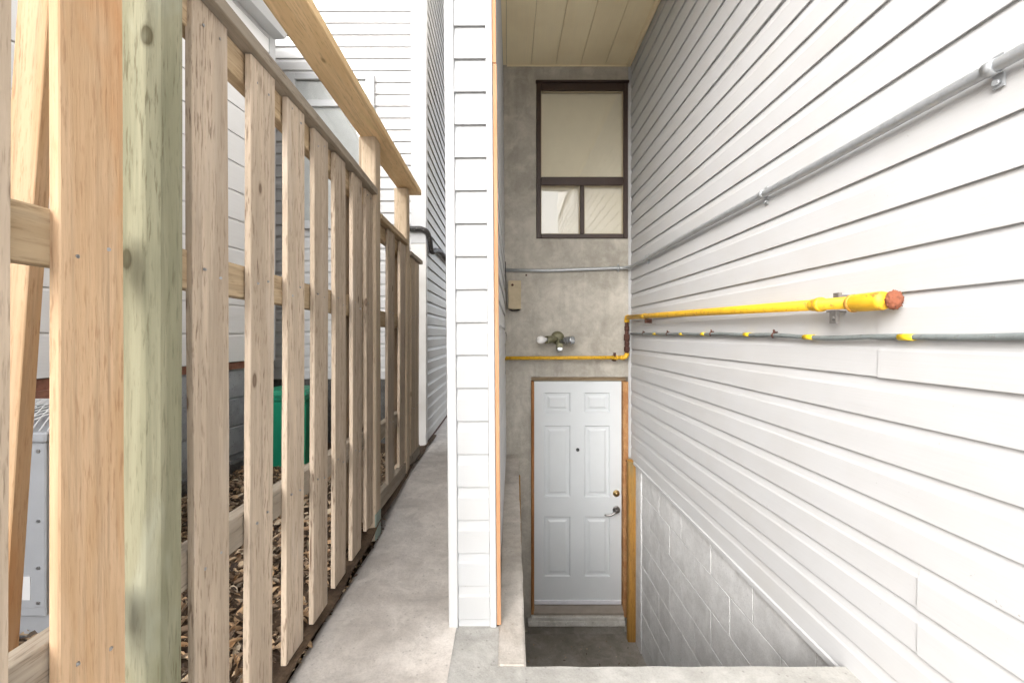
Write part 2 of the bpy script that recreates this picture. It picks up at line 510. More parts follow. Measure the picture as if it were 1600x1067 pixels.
# dutch-lap siding profile: (out, up) for a course of height h
def lap_profile(h, out=0.014, flat=0.66):
    # hollow behind the drip lip, as in rolled vinyl
    return [(-0.002, 0.003), (out - 0.0026, 0.003), (out - 0.0022, 0.0), (out - 0.0004, 0.0), (out, 0.0012), (out * 0.88, h * flat), (out * 0.62, h * (flat + 0.07)), (out * 0.12, h + 0.002), (out * 0.12, h + 0.013), (-0.002, h + 0.013)]

def siding_planks(parent, face, wall, a, b, z0, n, h, mat, out=0.014, seams=None, top=None, step=0.003):
    """courses of siding as single planks; face = '-x' | '+x' | '-y'; wall = position of the wall plane"""
    cache = {}
    seams = seams or {}
    for k in range(n):
        zb = z0 + k * h
        hh = h
        if top is not None and zb + h > top:
            hh = top - zb
            if hh < 0.03: break
        cuts = [a] + list(seams.get(k, [])) + [b]
        for i in range(len(cuts) - 1):
            c0, c1 = cuts[i], cuts[i + 1]
            o_ = out + (step if i % 2 == 0 and len(cuts) > 2 else 0.0)
            key = (round(c1 - c0, 4), round(hh, 4), o_)
            if key not in cache:
                pr = lap_profile(hh, o_)
                if face == '-x': me = prism_mesh('siding_plank', [(-p[0], p[1]) for p in pr], 'y', 0, c1 - c0)
                elif face == '+x': me = prism_mesh('siding_plank', pr, 'y', 0, c1 - c0)
                else: me = prism_mesh('siding_plank', [(-p[0], p[1]) for p in pr], 'x', 0, c1 - c0)
                cache[key] = me
            jit = random.uniform(-0.0008, 0.0008)
            jit -= 0.0015 if (len(cuts) > 2 and i == 0) else 0
            loc = (wall, c0, zb + jit) if face in ('-x', '+x') else (c0, wall, zb + jit)
            link('siding_plank', cache[key], mat, parent, loc)

# ================================================================== THE SETTING
XW = 1.141        # right house wall plane
YB = 3.88         # rear wall plane
ZF = -1.62        # pit floor
ZC = 3.575        # soffit
PIT_Y = 1.415     # near edge of the stairwell

# ground with an opening for the stairwell
bm = bmesh.new()
def quad(x0, x1, y0, y1, z):
    bm.faces.new([bm.verts.new(p) for p in ((x0, y0, z), (x1, y0, z), (x1, y1, z), (x0, y1, z))])
G = -0.10
quad(-300, 300, -300, PIT_Y - 0.1, G); quad(-300, -0.03, PIT_Y - 0.1, 4.2, G)
quad(1.3, 300, PIT_Y - 0.1, 4.2, G); quad(-300, 300, 4.2, 300, G)
setting(link('ground', bm_mesh(bm, 'ground'), 'soil'))

def yard_z(y):
    return 0.005 + 0.14 * min(1, max(0, (y - 1.0) / 2.1))
bm = bmesh.new()
nx, ny = 26, 60
grid = [[bm.verts.new((-2.9 + 2.22 * i / nx, -1.5 + 5.6 * j / ny, yard_z(-1.5 + 5.6 * j / ny) + 0.035 * noise.noise(Vector((i * 0.55, j * 0.4, 3))))) for j in range(ny + 1)] for i in range(nx + 1)]
for i in range(nx):
    for j in range(ny):
        f = bm.faces.new((grid[i][j], grid[i + 1][j], grid[i + 1][j + 1], grid[i][j + 1])); f.smooth = True
setting(link('yard_soil', bm_mesh(bm, 'yard_soil'), 'soil'))

# walkway: gently rising slab with an uneven left edge
def walk_z(y):
    s = min(1, max(0, (y - 2.2) / 0.9)); s = s * s * (3 - 2 * s)
    return 0.004 + 0.118 * s + 0.004 * noise.noise(Vector((0.0, y * 1.7, 9)))
def walk_left(y):
    e = -0.705 + 0.006 * noise.noise(Vector((y * 4, 0.3, 0.7)))
    if y > 2.38:
        s = min(1, (y - 2.38) / 0.25); e -= 0.10 * s * s * (3 - 2 * s)
    return e
bm = bmesh.new()
rows = []
for j in range(0, 121):
    y = -1.5 + j * (9.5 / 120)
    xl = walk_left(y); z = walk_z(y)
    xs = [xl, xl + 0.006, xl + 0.03] + [xl + 0.03 + (-0.190 - xl - 0.03) * k / 8 for k in range(1, 9)]
    row = [bm.verts.new((xl - 0.004, y, z - 0.14))]
    for k, x in enumerate(xs):
        dz = -0.012 if k == 0 else (-0.004 if k == 1 else 0)
        row.append(bm.verts.new((x, y, z + dz + 0.003 * noise.noise(Vector((x * 5, y * 3, 1))))))
    rows.append(row)
for a, b in zip(rows, rows[1:]):
    for k in range(len(a) - 1):
        f = bm.faces.new((a[k], a[k + 1], b[k + 1], b[k])); f.smooth = True
bmesh.ops.recalc_face_normals(bm, faces=bm.faces)
setting(link('walkway', bm_mesh(bm, 'walkway'), 'walk'))

setting(link('bounce_slab', box_mesh('bounce_slab', -2.2, 6.0, -14.0, -1.52, -0.13, 0.0), 'landing'))  # unseen pale slab behind the camera, added to bounce light onto the soffit
# pale landing slab between the wing wall and the stairwell
def slab_mesh(name, outline, z0, z1, bev=0.008):
    bm = bmesh.new()
    n = len(outline)
    A = [bm.verts.new((x, y, z0)) for x, y in outline]
    B = [bm.verts.new((x, y, z1)) for x, y in outline]
    for i in range(n):
        bm.faces.new((A[i], A[(i + 1) % n], B[(i + 1) % n], B[i]))
    bm.faces.new(A[::-1]); top = bm.faces.new(B)
    bmesh.ops.recalc_face_normals(bm, faces=bm.faces)
    if bev:
        bmesh.ops.bevel(bm, geom=list(top.edges), offset=bev, segments=2, affect='EDGES')
    return bm_mesh(bm, name)
edge = []
for i in range(0, 31):
    x = 0.066 + (1.15 - 0.066) * i / 30
    edge.append((x, PIT_Y + 0.005 * noise.noise(Vector((x * 9, 2, 0)))))
out = [(-0.203, -1.5), (1.15, -1.5)] + edge[::-1] + [(-0.022, PIT_Y), (-0.022, 1.61), (-0.203, 1.61)]
setting(link('landing_slab', slab_mesh('landing_slab', out, -0.13, 0.0), 'landing'))
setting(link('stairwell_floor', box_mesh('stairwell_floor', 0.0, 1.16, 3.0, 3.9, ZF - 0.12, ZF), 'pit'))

# ================================================================== LARGE STRUCTURE
# ---- right house wall
hw = thing('house_wall', 'tall white vinyl-sided house wall with pipes, right of the stairwell', 'wall', (XW + 0.1, 1.0, -0.02))
H = 0.1247
Z0 = -0.0217
link('wall_body', box_mesh('wall_body', 0, 0.3, 0, 5.6, 0, 5.9), 'body', hw, (XW, -1.6, -0.02))
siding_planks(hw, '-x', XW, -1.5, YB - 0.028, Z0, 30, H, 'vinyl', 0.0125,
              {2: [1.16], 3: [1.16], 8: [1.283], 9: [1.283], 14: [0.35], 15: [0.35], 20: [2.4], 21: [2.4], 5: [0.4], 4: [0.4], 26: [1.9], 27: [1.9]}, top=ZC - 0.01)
link('upper_siding', box_mesh('upper_siding', 0, 0.02, 0, 3.1, 0, 2.2), 'upper', hw, (XW - 0.02, -1.5, ZC + 0.13))
# starter strip under the lowest course, corner channel against the concrete
link('starter_strip', prism_mesh('starter_strip', [(0.0, 0.0), (-0.019, 0.0), (-0.019, 0.022), (-0.012, 0.026), (0.0, 0.026)], 'y', 0, 5.2), 'trim', hw, (XW - 0.001, -1.45, Z0 - 0.024))
link('corner_channel', prism_mesh('corner_channel', [(0, 0), (-0.026, 0), (-0.026, -0.003), (-0.008, -0.006), (-0.008, -0.024), (-0.023, -0.026), (-0.023, -0.029), (0, -0.029)], 'z', 0, 3.57), 'trim', hw, (XW, YB - 0.001, -0.012))
link('soffit_channel', prism_mesh('soffit_channel', [(0, 0), (-0.03, 0), (-0.03, -0.004), (-0.02, -0.03), (0, -0.03)], 'y', 0, 3.2), 'soffit', hw, (XW - 0.015, 0.65, ZC - 0.001))
fd = link('foundation', box_mesh('foundation', 0, 0.28, 0, 5.6, ZF - 0.1, -0.03), 'mortar', hw, (XW + 0.013, -1.6, 0))
bcache = {}
bw, bh, jn = 0.4064, 0.2032, 0.0045
for r in range(8):
    ztop = -0.0465 - r * bh
    zb = max(ztop - bh + jn / 2, ZF - 0.02); zt = ztop - jn / 2
    y = 1.979 - 2 * bw if r % 2 == 0 else 1.979 - 1.5 * bw
    while y < 3.60:
        y0 = y + jn / 2; y1 = min(y + bw - jn / 2, 3.60)
        if y1 - y0 > 0.05 and y1 > 1.2:
            key = (round(y1 - y0, 3), round(zt - zb, 3))
            if key not in bcache:
                bcache[key] = box_mesh('block', -0.0022, 0.02, 0, y1 - y0, 0, zt - zb, 0.0015)
            link('block', bcache[key], 'block', fd, (XW + 0.013 + random.uniform(-0.0012, 0.0012), y0, zb))
        y += bw
link('pilaster', box_mesh('pilaster', -0.010, 0.02, 0, 0.27, 0, 1.60, 0.003), 'block', fd, (XW + 0.012, 3.607, ZF - 0.01))

# ---- rear wall with window and door
rw = thing('rear_wall', 'grey concrete end wall with brown window above white basement door', 'wall', (0.55, YB, ZF))
def wall_with_holes(name, x0, x1, z0, z1, holes, y0, y1):
    xs = sorted({x0, x1} | {h[0] for h in holes} | {h[1] for h in holes})
    zs = sorted({z0, z1} | {h[2] for h in holes} | {h[3] for h in holes})
    bm = bmesh.new()
    def solid(i, j):
        cx = (xs[i] + xs[i + 1]) / 2; cz = (zs[j] + zs[j + 1]) / 2
        return not any(h[0] < cx < h[1] and h[2] < cz < h[3] for h in holes)
    vv = {}
    def V(x, y, z):
        k = (round(x, 5), round(y, 5), round(z, 5))
        if k not in vv: vv[k] = bm.verts.new((x, y, z))
        return vv[k]
    I, J = len(xs) - 1, len(zs) - 1
    for i in range(I):
        for j in range(J):
            if not solid(i, j): continue
            a, b, c_, d = xs[i], xs[i + 1], zs[j], zs[j + 1]
            bm.faces.new((V(a, y0, c_), V(b, y0, c_), V(b, y0, d), V(a, y0, d)))
            bm.faces.new((V(a, y1, c_), V(a, y1, d), V(b, y1, d), V(b, y1, c_)))
            if i == 0 or not solid(i - 1, j): bm.faces.new((V(a, y0, c_), V(a, y0, d), V(a, y1, d), V(a, y1, c_)))
            if i == I - 1 or not solid(i + 1, j): bm.faces.new((V(b, y0, c_), V(b, y1, c_), V(b, y1, d), V(b, y0, d)))
            if j == 0 or not solid(i, j - 1): bm.faces.new((V(a, y0, c_), V(a, y1, c_), V(b, y1, c_), V(b, y0, c_)))
            if j == J - 1 or not solid(i, j + 1): bm.faces.new((V(a, y0, d), V(b, y0, d), V(b, y1, d), V(a, y1, d)))
    bmesh.ops.recalc_face_normals(bm, faces=bm.faces)
    return bm_mesh(bm, name)
WX0, WX1, WZ0, WZ1 = 0.270, 1.110, 1.985, 3.418
DX0, DX1, DZ0, DZ1 = 0.222, 1.112, ZF + 0.05, 0.716
me = wall_with_holes('concrete', -0.35, XW + 0.01, ZF - 0.1, ZC + 0.1, [(WX0, WX1, WZ0, WZ1), (DX0, DX1, DZ0, DZ1)], 0, 0.22)
link('concrete', me, 'rear_wall', rw, (0, YB, 0))
# window: dark brown frame, big upper light, two small lower lights
win = link('window', box_mesh('window', WX0, WX1, 0.045, 0.13, WZ0, WZ1), 'blind', rw, (0, YB, 0))
win['label'] = 'dark brown window with beige blind behind three panes'
FR = 0.042
ZR = 2.510   # transom centre
XM = 0.690   # mullion between the small lights
def fbar(x0, x1, z0, z1, y0=-0.014, y1=0.044):
    link('frame', box_mesh('frame', x0, x1, y0, y1, z0, z1, 0.004), 'brown', win, (0, YB, 0))
fbar(WX0 + 0.001, WX0 + FR, WZ0 + 0.001, WZ1 - 0.001)
fbar(WX1 - FR, WX1 - 0.001, WZ0 + 0.001, WZ1 - 0.001)
fbar(WX0 + FR + 0.001, WX1 - FR - 0.001, WZ1 - 0.078, WZ1 - 0.001, -0.012)
fbar(WX0 + FR + 0.001, WX1 - FR - 0.001, WZ0 + 0.001, WZ0 + FR, -0.012)
fbar(WX0 + FR + 0.001, WX1 - FR - 0.001, ZR - 0.038, ZR + 0.038, -0.012)
fbar(XM - 0.019, XM + 0.019, WZ0 + FR + 0.001, ZR - 0.039, -0.010)
link('drip_edge', box_mesh('drip_edge', WX0 - 0.006, WX1 + 0.006, -0.035, 0.01, WZ1 - 0.012, WZ1 + 0.006, 0.003), 'brown', win, (0, YB, 0))
for x0, x1, z0, z1 in ((WX0 + FR, WX1 - FR, ZR + 0.038, WZ1 - 0.078), (WX0 + FR, XM - 0.019, WZ0 + FR, ZR - 0.038), (XM + 0.019, WX1 - FR, WZ0 + FR, ZR - 0.038)):
    link('pane', box_mesh('pane', x0 - 0.004, x1 + 0.004, 0.022, 0.026, z0 - 0.004, z1 + 0.004), 'glass', win, (0, YB, 0))
    # thin pale glazing bead round each light
    bm = bmesh.new(); q = 0.007
    for a in ((x0, x0 + q, z0, z1), (x1 - q, x1, z0, z1), (x0 + q, x1 - q, z0, z0 + q), (x0 + q, x1 - q, z1 - q, z1)):
        add_box(bm, a[0], a[1], 0.008, 0.0215, a[2], a[3])
    link('glazing_bead', bm_mesh(bm, 'glazing_bead'), 'box', win, (0, YB, 0))

# door: slab with six raised panels
SX0, SX1, SZ0, SZ1 = 0.252, 1.060, -1.384, 0.672
PAN = []
for (pz0, pz1) in ((0.388, 0.568), (-0.396, 0.262), (-1.132, -0.578)):
    PAN += [(0.347, 0.588, pz0, pz1), (0.718, 0.953, pz0, pz1)]
door = link('door', wall_with_holes('door', SX0, SX1, SZ0, SZ1, PAN, 0.030, 0.072), 'door', rw, (0, YB, 0))
door['label'] = 'white six-panel basement door with lever handle'
for (x0, x1, z0, z1) in PAN:
    bm = bmesh.new()
    # stepped moulding then a raised field
    steps = [(0.0, 0.030), (0.010, 0.043), (0.030, 0.043), (0.050, 0.034), (0.054, 0.034)]
    rings = []
    for ins, yy in steps:
        rings.append([bm.verts.new(p) for p in ((x0 + ins, yy, z0 + ins), (x1 - ins, yy, z0 + ins), (x1 - ins, yy, z1 - ins), (x0 + ins, yy, z1 - ins))])
    for a, b in zip(rings, rings[1:]):
        for k in range(4):
            bm.faces.new((a[k], a[(k + 1) % 4], b[(k + 1) % 4], b[k]))
    bm.faces.new(rings[-1])
    bmesh.ops.recalc_face_normals(bm, faces=bm.faces)
    link('door_panel', bm_mesh(bm, 'door_panel'), 'door', door, (0, YB, 0))
link('peephole', lathe_mesh('peephole', [(0.0, 0.0), (0.010, 0.0), (0.016, -0.004), (0.016, -0.012)], (0.652, 0.018, 0.046), (0, 1, 0), 14), 'black', door, (0, YB, 0))
DKX, DKZ = 1.012, -0.362
link('deadbolt', lathe_mesh('deadbolt', [(0, 0), (0.012, 0), (0.013, 0.006), (0.026, 0.008), (0.031, 0.018), (0.031, 0.024)], (DKX, 0.006, DKZ), (0, 1, 0), 20), 'brass', door, (0, YB, 0))
HZ = -0.512
bm = bmesh.new()
add_tube(bm, [(DKX, 0.03, HZ), (DKX, 0.018, HZ), (DKX, 0.016, HZ)], [0.034, 0.034, 0.028], 20)
add_tube(bm, [(DKX, 0.02, HZ), (DKX, -0.028, HZ)], 0.012, 12)
add_tube(bm, [(DKX, -0.030, HZ + 0.002), (DKX - 0.03, -0.034, HZ - 0.006), (DKX - 0.065, -0.036, HZ - 0.026), (DKX - 0.10, -0.034, HZ - 0.030), (DKX - 0.122, -0.030, HZ - 0.024)], [0.012, 0.010, 0.009, 0.009, 0.006], 12)
bmesh.ops.recalc_face_normals(bm, faces=bm.faces)
link('lever_handle', bm_mesh(bm, 'lever_handle'), 'nickel', door, (0, YB, 0))
link('door_sweep', box_mesh('door_sweep', SX0 + 0.004, SX1 - 0.004, 0.016, 0.031, SZ0 + 0.001, SZ0 + 0.038, 0.003), 'sweep', door, (0, YB, 0))
# bare wooden frame round the door
df = link('door_frame', box_mesh('door_frame', DX0, DX1, 0.09, 0.14, DZ0, DZ1), 'body', rw, (0, YB, 0))
link('jamb', box_mesh('jamb', DX0 + 0.001, DX0 + 0.028, -0.018, 0.09, -1.48, DZ1 - 0.042, 0.003), 'frame_wood', df, (0, YB, 0))
link('jamb', box_mesh('jamb', SX1 + 0.004, DX1 - 0.001, -0.018, 0.09, -1.48, DZ1 - 0.042, 0.003), 'frame_wood', df, (0, YB, 0))
link('head_jamb', board_mesh('head_jamb', 0.040, 0.1, DX1 - DX0 + 0.01, 0.0008, 5, 'y'), 'rail_wood', df, (DX0 - 0.005, YB + 0.08, DZ1 - 0.041), (0, 0, R(-90)))
df.children[-1].data.materials.clear(); df.children[-1].data.materials.append(wood_material('door_head_wood', (0.46, 0.25, 0.11), (0.36, 0.17, 0.07), (0.07, 0.035, 0.02), 'y', 0.6, 0.9, 0.0))
link('threshold', prism_mesh('threshold', [(-0.03, -1.45), (0.085, -1.45), (0.085, -1.392), (0.02, -1.392), (-0.03, -1.43)], 'x', SX0 - 0.006, SX1 + 0.006), 'threshold', df, (0, YB, 0))
link('sill', box_mesh('sill', DX0 - 0.03, DX1 - 0.04, -0.062, 0.085, -1.535, -1.485, 0.010, 2), 'sill_paint', df, (0, YB, 0))
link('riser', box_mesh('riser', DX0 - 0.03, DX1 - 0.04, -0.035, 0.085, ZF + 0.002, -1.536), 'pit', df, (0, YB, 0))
link('sill_nosing', box_mesh('sill_nosing', DX0 + 0.0, DX1 - 0.045, -0.055, 0.085, -1.484, -1.452, 0.006, 2), 'sill_paint', df, (0, YB, 0))

# ---- wing wall between walkway and stairwell: leans a little
LEAN = -0.008
ww = thing('wing_wall', 'narrow white-sided wing wall end between walkway and stairwell', 'wall', (-0.125, 1.60, 0.0), (0, LEAN, 0))
WL, WRf, WRb = -0.205, -0.042, 0.002      # left, right (front), right (back)
wy = 1.612
bm = bmesh.new()
pts = [(WL, wy), (WRf - 0.01, wy), (WRb - 0.012, YB - 0.003), (WL, YB - 0.003)]
A = [bm.verts.new((x, y, 0.03)) for x, y in pts]; B = [bm.verts.new((x, y, ZC + 0.05)) for x, y in pts]
for i in range(4): bm.faces.new((A[i], A[(i + 1) % 4], B[(i + 1) % 4], B[i]))
bm.faces.new(A[::-1]); bm.faces.new(B)
bmesh.ops.recalc_face_normals(bm, faces=bm.faces)
link('wall_body', bm_mesh(bm, 'wall_body'), 'body', ww, (0, 0, 0))
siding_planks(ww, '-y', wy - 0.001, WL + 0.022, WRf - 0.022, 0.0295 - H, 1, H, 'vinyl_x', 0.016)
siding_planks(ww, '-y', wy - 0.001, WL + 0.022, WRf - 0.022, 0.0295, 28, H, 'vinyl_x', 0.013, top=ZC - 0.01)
def jtrim(name, x0, x1, y0, y1):
    link(name, box_mesh(name, x0, x1, y0, y1, 0.0, ZC - 0.005, 0.003), 'trim', ww, (0, 0, 0))
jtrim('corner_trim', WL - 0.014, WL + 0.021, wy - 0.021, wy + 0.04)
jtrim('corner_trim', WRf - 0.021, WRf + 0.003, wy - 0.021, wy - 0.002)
# exposed orange wood strip in two lengths on the stairwell corner
for z0, z1, dx in ((0.004, 2.13, 0.0), (2.133, ZC - 0.01, -0.0015)):
    link('wood_strip', box_mesh('wood_strip', WRf + 0.004 + dx, WRf + 0.020 + dx, wy - 0.012, wy + 0.012, z0, z1, 0.0015), 'orange_wood', ww, (0, 0, 0))
# stairwell side cladding, courses follow the slightly skewed face
ang = math.atan2(WRb - 0.012 - (WRf - 0.01) - 0.010, YB - wy)
for k in range(29):
    zb = 0.03 + k * H
    hh = min(H, ZC - 0.01 - zb)
    if hh < 0.03: break
    me = prism_mesh('siding_plank', lap_profile(hh, 0.010), 'y', 0, YB - wy - 0.035)
    link('siding_plank', me, 'vinyl', ww, (WRf - 0.003, wy + 0.014, zb), (0, 0, -ang))
bm = bmesh.new()
add_tube(bm, [(0.002, 3.0, 1.62), (0.004, 3.2, 1.50), (0.006, 3.5, 1.42), (0.010, 3.8, 1.36), (0.012, 3.86, 1.34)], 0.003, 6)
add_tube(bm, [(0.002, 2.9, 1.12), (0.006, 3.3, 1.09), (0.010, 3.86, 1.05)], 0.0025, 6)
link('loose_wire', bm_mesh(bm, 'loose_wire'), 'black', ww, (0, 0, 0))

# ---- retaining wall whose top is the ledge beside the wing wall
rt = [(-0.030, PIT_Y - 0.01), (0.064, PIT_Y - 0.01), (0.075, 2.2), (0.088, 3.0), (0.104, YB - 0.10), (0.104, YB - 0.004), (-0.030, YB - 0.004)]
bm = bmesh.new()
n = len(rt)
dense = []
for i in range(n):
    p, q = Vector(rt[i]), Vector(rt[(i + 1) % n])
    m_ = max(1, int((q - p).length / 0.08))
    for k in range(m_):
        v = p.lerp(q, k / m_)
        wob = 0.005 * noise.noise(Vector((v.x * 10, v.y * 9, 4))) if v.x > 0.05 else 0
        dense.append((v.x + wob, v.y))
me = slab_mesh('retaining_wall', dense, ZF - 0.05, 0.004, 0.006)
rt_o = tag(link('retaining_wall', me, 'ledge'), 'brown-stained concrete retaining wall ledge beside the wing wall', 'wall')

# ---- stairs under the near edge and the near pit wall
st = thing('stairs', 'concrete basement steps hidden below the pale landing edge', 'stairs', (0.6, 1.4, ZF))
for k in range(1, 8):
    zt = 0.0 - k * 0.2025
    y0 = PIT_Y + (k - 1) * 0.245
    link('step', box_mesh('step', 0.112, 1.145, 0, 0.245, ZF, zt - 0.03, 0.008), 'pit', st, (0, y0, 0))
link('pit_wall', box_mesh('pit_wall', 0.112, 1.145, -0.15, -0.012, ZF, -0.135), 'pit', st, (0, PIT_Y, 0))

# ---- overhang above the stairwell: tan soffit panels under the upper storey
oh = thing('overhang', 'tan panelled soffit under the overhang above the stairwell', 'soffit', (0.55, 2.7, ZC))
link('upper_storey', box_mesh('upper_storey', -0.30, XW - 0.03, 0.62, 4.6, ZC + 0.06, ZC + 2.4), 'upper', oh, (0, 0, 0))
link('fascia', box_mesh('fascia', -0.32, XW - 0.03, 0.585, 0.615, ZC - 0.03, ZC + 0.2, 0.004), 'trim', oh, (0, 0, 0))
pw = 0.2265
prof = [(0.003, 0.0), (pw - 0.003, 0.0), (pw - 0.001, 0.004), (pw - 0.001, 0.014), (0.001, 0.014), (0.001, 0.004)]
pm = prism_mesh('soffit_panel', prof, 'y', 0, YB - 0.62)
x = 0.222 - 2 * pw
while x < XW - 0.02:
    link('soffit_panel', pm, 'soffit', oh, (x, 0.618, ZC + random.uniform(-0.001, 0.001)))
    x += pw
link('backing', box_mesh('backing', -0.23, XW - 0.03, 0.62, YB, ZC + 0.016, ZC + 0.05), 'black', oh, (0, 0, 0))
link('end_molding', box_mesh('end_molding', 0.0, XW - 0.03, YB - 0.012, YB - 0.001, ZC - 0.014, ZC - 0.002, 0.002), 'soffit', oh, (0, 0, 0))

# ================================================================== NEIGHBOUR HOUSES
# ---- house beyond the fence on the left (its wall runs towards a corner)
HA = R(-6.0)
n2 = thing('neighbour_house', 'white-sided neighbour house with gutter seen through the near fence gaps', 'house', (-1.877, 3.376, 0.0), (0, 0, HA))
def n2p(name, me, mat, loc=(0, 0, 0), rot=None):
    o = bpy.data.objects.new(name, me)
    if len(me.materials) == 0: me.materials.append(M[mat])
    col.objects.link(o); o.parent = n2; o.location = loc; WORLD[o.name] = Vector(loc)
    if rot: o.rotation_euler = rot
    return o
n2p('wall_body', box_mesh('wall_body', -2.5, -0.005, -6.0, -0.005, 0.9, 3.55), 'body')
c200 = None
for k in range(14):
    zb = 0.915 + k * 0.2
    hh = min(0.2, 3.53 - zb)
    if hh < 0.04: break
    me = prism_mesh('siding_plank', lap_profile(hh, 0.016, 0.9), 'y', -6.0, -0.06) if (c200 is None or hh < 0.2) else c200
    if c200 is None: c200 = me
    n2p('siding_plank', me, 'vinyl_near', (0, 0, zb))
n2p('corner_trim', box_mesh('corner_trim', -0.07, 0.024, -0.06, 0.01, 0.90, 3.54, 0.004), 'trim')
n2p('ledger_board', box_mesh('ledger_board', -0.2, 0.004, -6.0, 0.0, 0.862, 0.91), 'brick')
n2p('foundation', box_mesh('foundation', -2.5, -0.012, -6.0, -0.012, -0.2, 0.862), 'found')
for r, zb in enumerate((0.66, 0.46, 0.26)):
    yy = -5.9 + 0.2 * (r % 2)
    while yy < -0.1:
        n2p('block', box_mesh('block', -0.012, -0.004, 0, min(0.394, -0.02 - yy), 0, 0.192, 0.003), 'found', (0, yy, zb))
        yy += 0.403
n2p('footing', box_mesh('footing', -0.1, 0.03, -6.0, 0.0, -0.2, 0.22, 0.01), 'rock')
gt = n2p('gutter', prism_mesh('gutter', [(0.0, 0.0), (0.10, 0.0), (0.125, 0.05), (0.125, 0.125), (0.118, 0.125), (0.112, 0.06), (0.09, 0.012), (0.006, 0.012), (0.006, 0.125), (0.0, 0.125)], 'y', -6.0, -0.01), 'trim', (0.02, 0, 3.45))
n2p('fascia', box_mesh('fascia', -0.01, 0.019, -6.0, 0.0, 3.42, 3.60), 'trim')
n2p('roof', prism_mesh('roof', [(0.16, 3.585), (-2.6, 4.75), (-2.6, 4.69), (0.16, 3.535)], 'y', -6.0, 0.15), 'shingle')
n2p('brick_sill', box_mesh('brick_sill', -0.02, 0.03, -1.9, -1.1, 0.80, 0.862), 'brick', (0, -0.0, 0))

# ---- tall house at the end of the fence
HY, HX, HZB = 3.70, -0.722, 0.118
n3 = thing('tall_house', 'tall white-sided house with wide corner trim behind the fence end', 'house', (HX, HY, HZB))
link('wall_body', box_mesh('wall_body', -4.5, -0.005, 0.005, 7.0, -0.05, 6.3), 'body', n3, (HX, HY, HZB))
h3 = 0.1035
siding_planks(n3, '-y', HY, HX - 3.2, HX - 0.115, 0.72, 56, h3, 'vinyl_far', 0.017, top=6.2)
siding_planks(n3, '+x', HX, HY + 0.045, HY + 6.5, HZB + 0.045, 60, h3, 'vinyl_shade', 0.017, top=6.2)
link('corner_trim', box_mesh('corner_trim', -0.115, 0.018, -0.018, 0.0, 1.90, 6.2, 0.003), 'trim', n3, (HX, HY, 0))
link('corner_trim', box_mesh('corner_trim', -0.115, 0.018, -0.018, 0.0, HZB, 1.897, 0.003), 'trim_old', n3, (HX, HY, 0))
link('corner_trim', box_mesh('corner_trim', 0.0, 0.0185, 0.001, 0.045, HZB, 6.2, 0.003), 'trim_old', n3, (HX, HY, 0))
link('foundation', box_mesh('foundation', -3.2, -0.12, -0.004, 0.0, -0.1, 0.71), 'rock', n3, (HX, HY, 0))
link('footing', box_mesh('footing', -0.03, 0.006, 0.02, 6.6, -0.1, HZB + 0.044), 'rust', n3, (HX, HY, 0))
link('outlet_cover', box_mesh('outlet_cover', 0.0, 0.045, 0, 0.13, 0, 0.16, 0.006), 'trim', n3, (HX + 0.012, 5.05, 1.02))
link('outlet_flap', box_mesh('outlet_flap', 0.0, 0.004, 0.02, 0.11, 0.02, 0.14, 0.002), 'black', n3, (HX + 0.058, 5.05, 1.02))
# window on its front
wx0, wx1, wz0, wz1 = -1.905, -1.150, 2.02, 3.36
w3 = link('window', box_mesh('window', wx0 + 0.06, wx1 - 0.06, -0.030, -0.006, wz0 + 0.06, wz1 - 0.06), plain('pale_blind', (0.62, 0.63, 0.63), 0.8), n3, (0, HY, 0))
for a in ((wx0, wx0 + 0.07, wz0, wz1), (wx1 - 0.07, wx1, wz0, wz1), (wx0 + 0.071, wx1 - 0.071, wz1 - 0.05, wz1), (wx0 + 0.071, wx1 - 0.071, wz0, wz0 + 0.07), (wx0 + 0.071, wx1 - 0.071, 3.075, 3.13)):
    link('frame', box_mesh('frame', a[0], a[1], -0.055, 0.0, a[2], a[3], 0.003), 'trim', w3, (0, HY, 0))
link('pane', box_mesh('pane', wx0 + 0.07, wx1 - 0.07, -0.036, -0.032, wz0 + 0.07, 3.076), 'glass', w3, (0, HY, 0))
link('pane', box_mesh('pane', wx0 + 0.07, wx1 - 0.07, -0.036, -0.032, 3.13, wz1 - 0.05), 'glass', w3, (0, HY, 0))
# black pipe wrapping the corner
pp = [(-1.0, HY - 0.045, 2.02), (HX - 0.10, HY - 0.045, 2.02), (HX - 0.02, HY - 0.05, 2.02), (HX + 0.030, HY - 0.03, 2.0), (HX + 0.045, HY + 0.02, 1.93), (HX + 0.045, HY + 0.05, 1.87), (HX + 0.045, HY + 0.14, 1.85), (HX + 0.045, HY + 0.28, 1.90), (HX + 0.045, HY + 0.6, 1.95), (HX + 0.045, HY + 2.2, 1.98)]
sm = [Vector(pp[0])]
for i in range(1, len(pp) - 1):
    sm += bend(pp[i - 1], pp[i], pp[i + 1], min(0.03, (Vector(pp[i]) - Vector(pp[i - 1])).length * 0.45, (Vector(pp[i]) - Vector(pp[i + 1])).length * 0.45), 4)
sm.append(Vector(pp[-1]))
bp = tag(link('black_pipe', tube_mesh('black_pipe', [p - Vector((HX, HY, 2.0)) for p in sm], 0.023, 12), 'blackpipe', None, (HX, HY, 2.0)), 'flaking black pipe bent round the tall house corner', 'pipe')

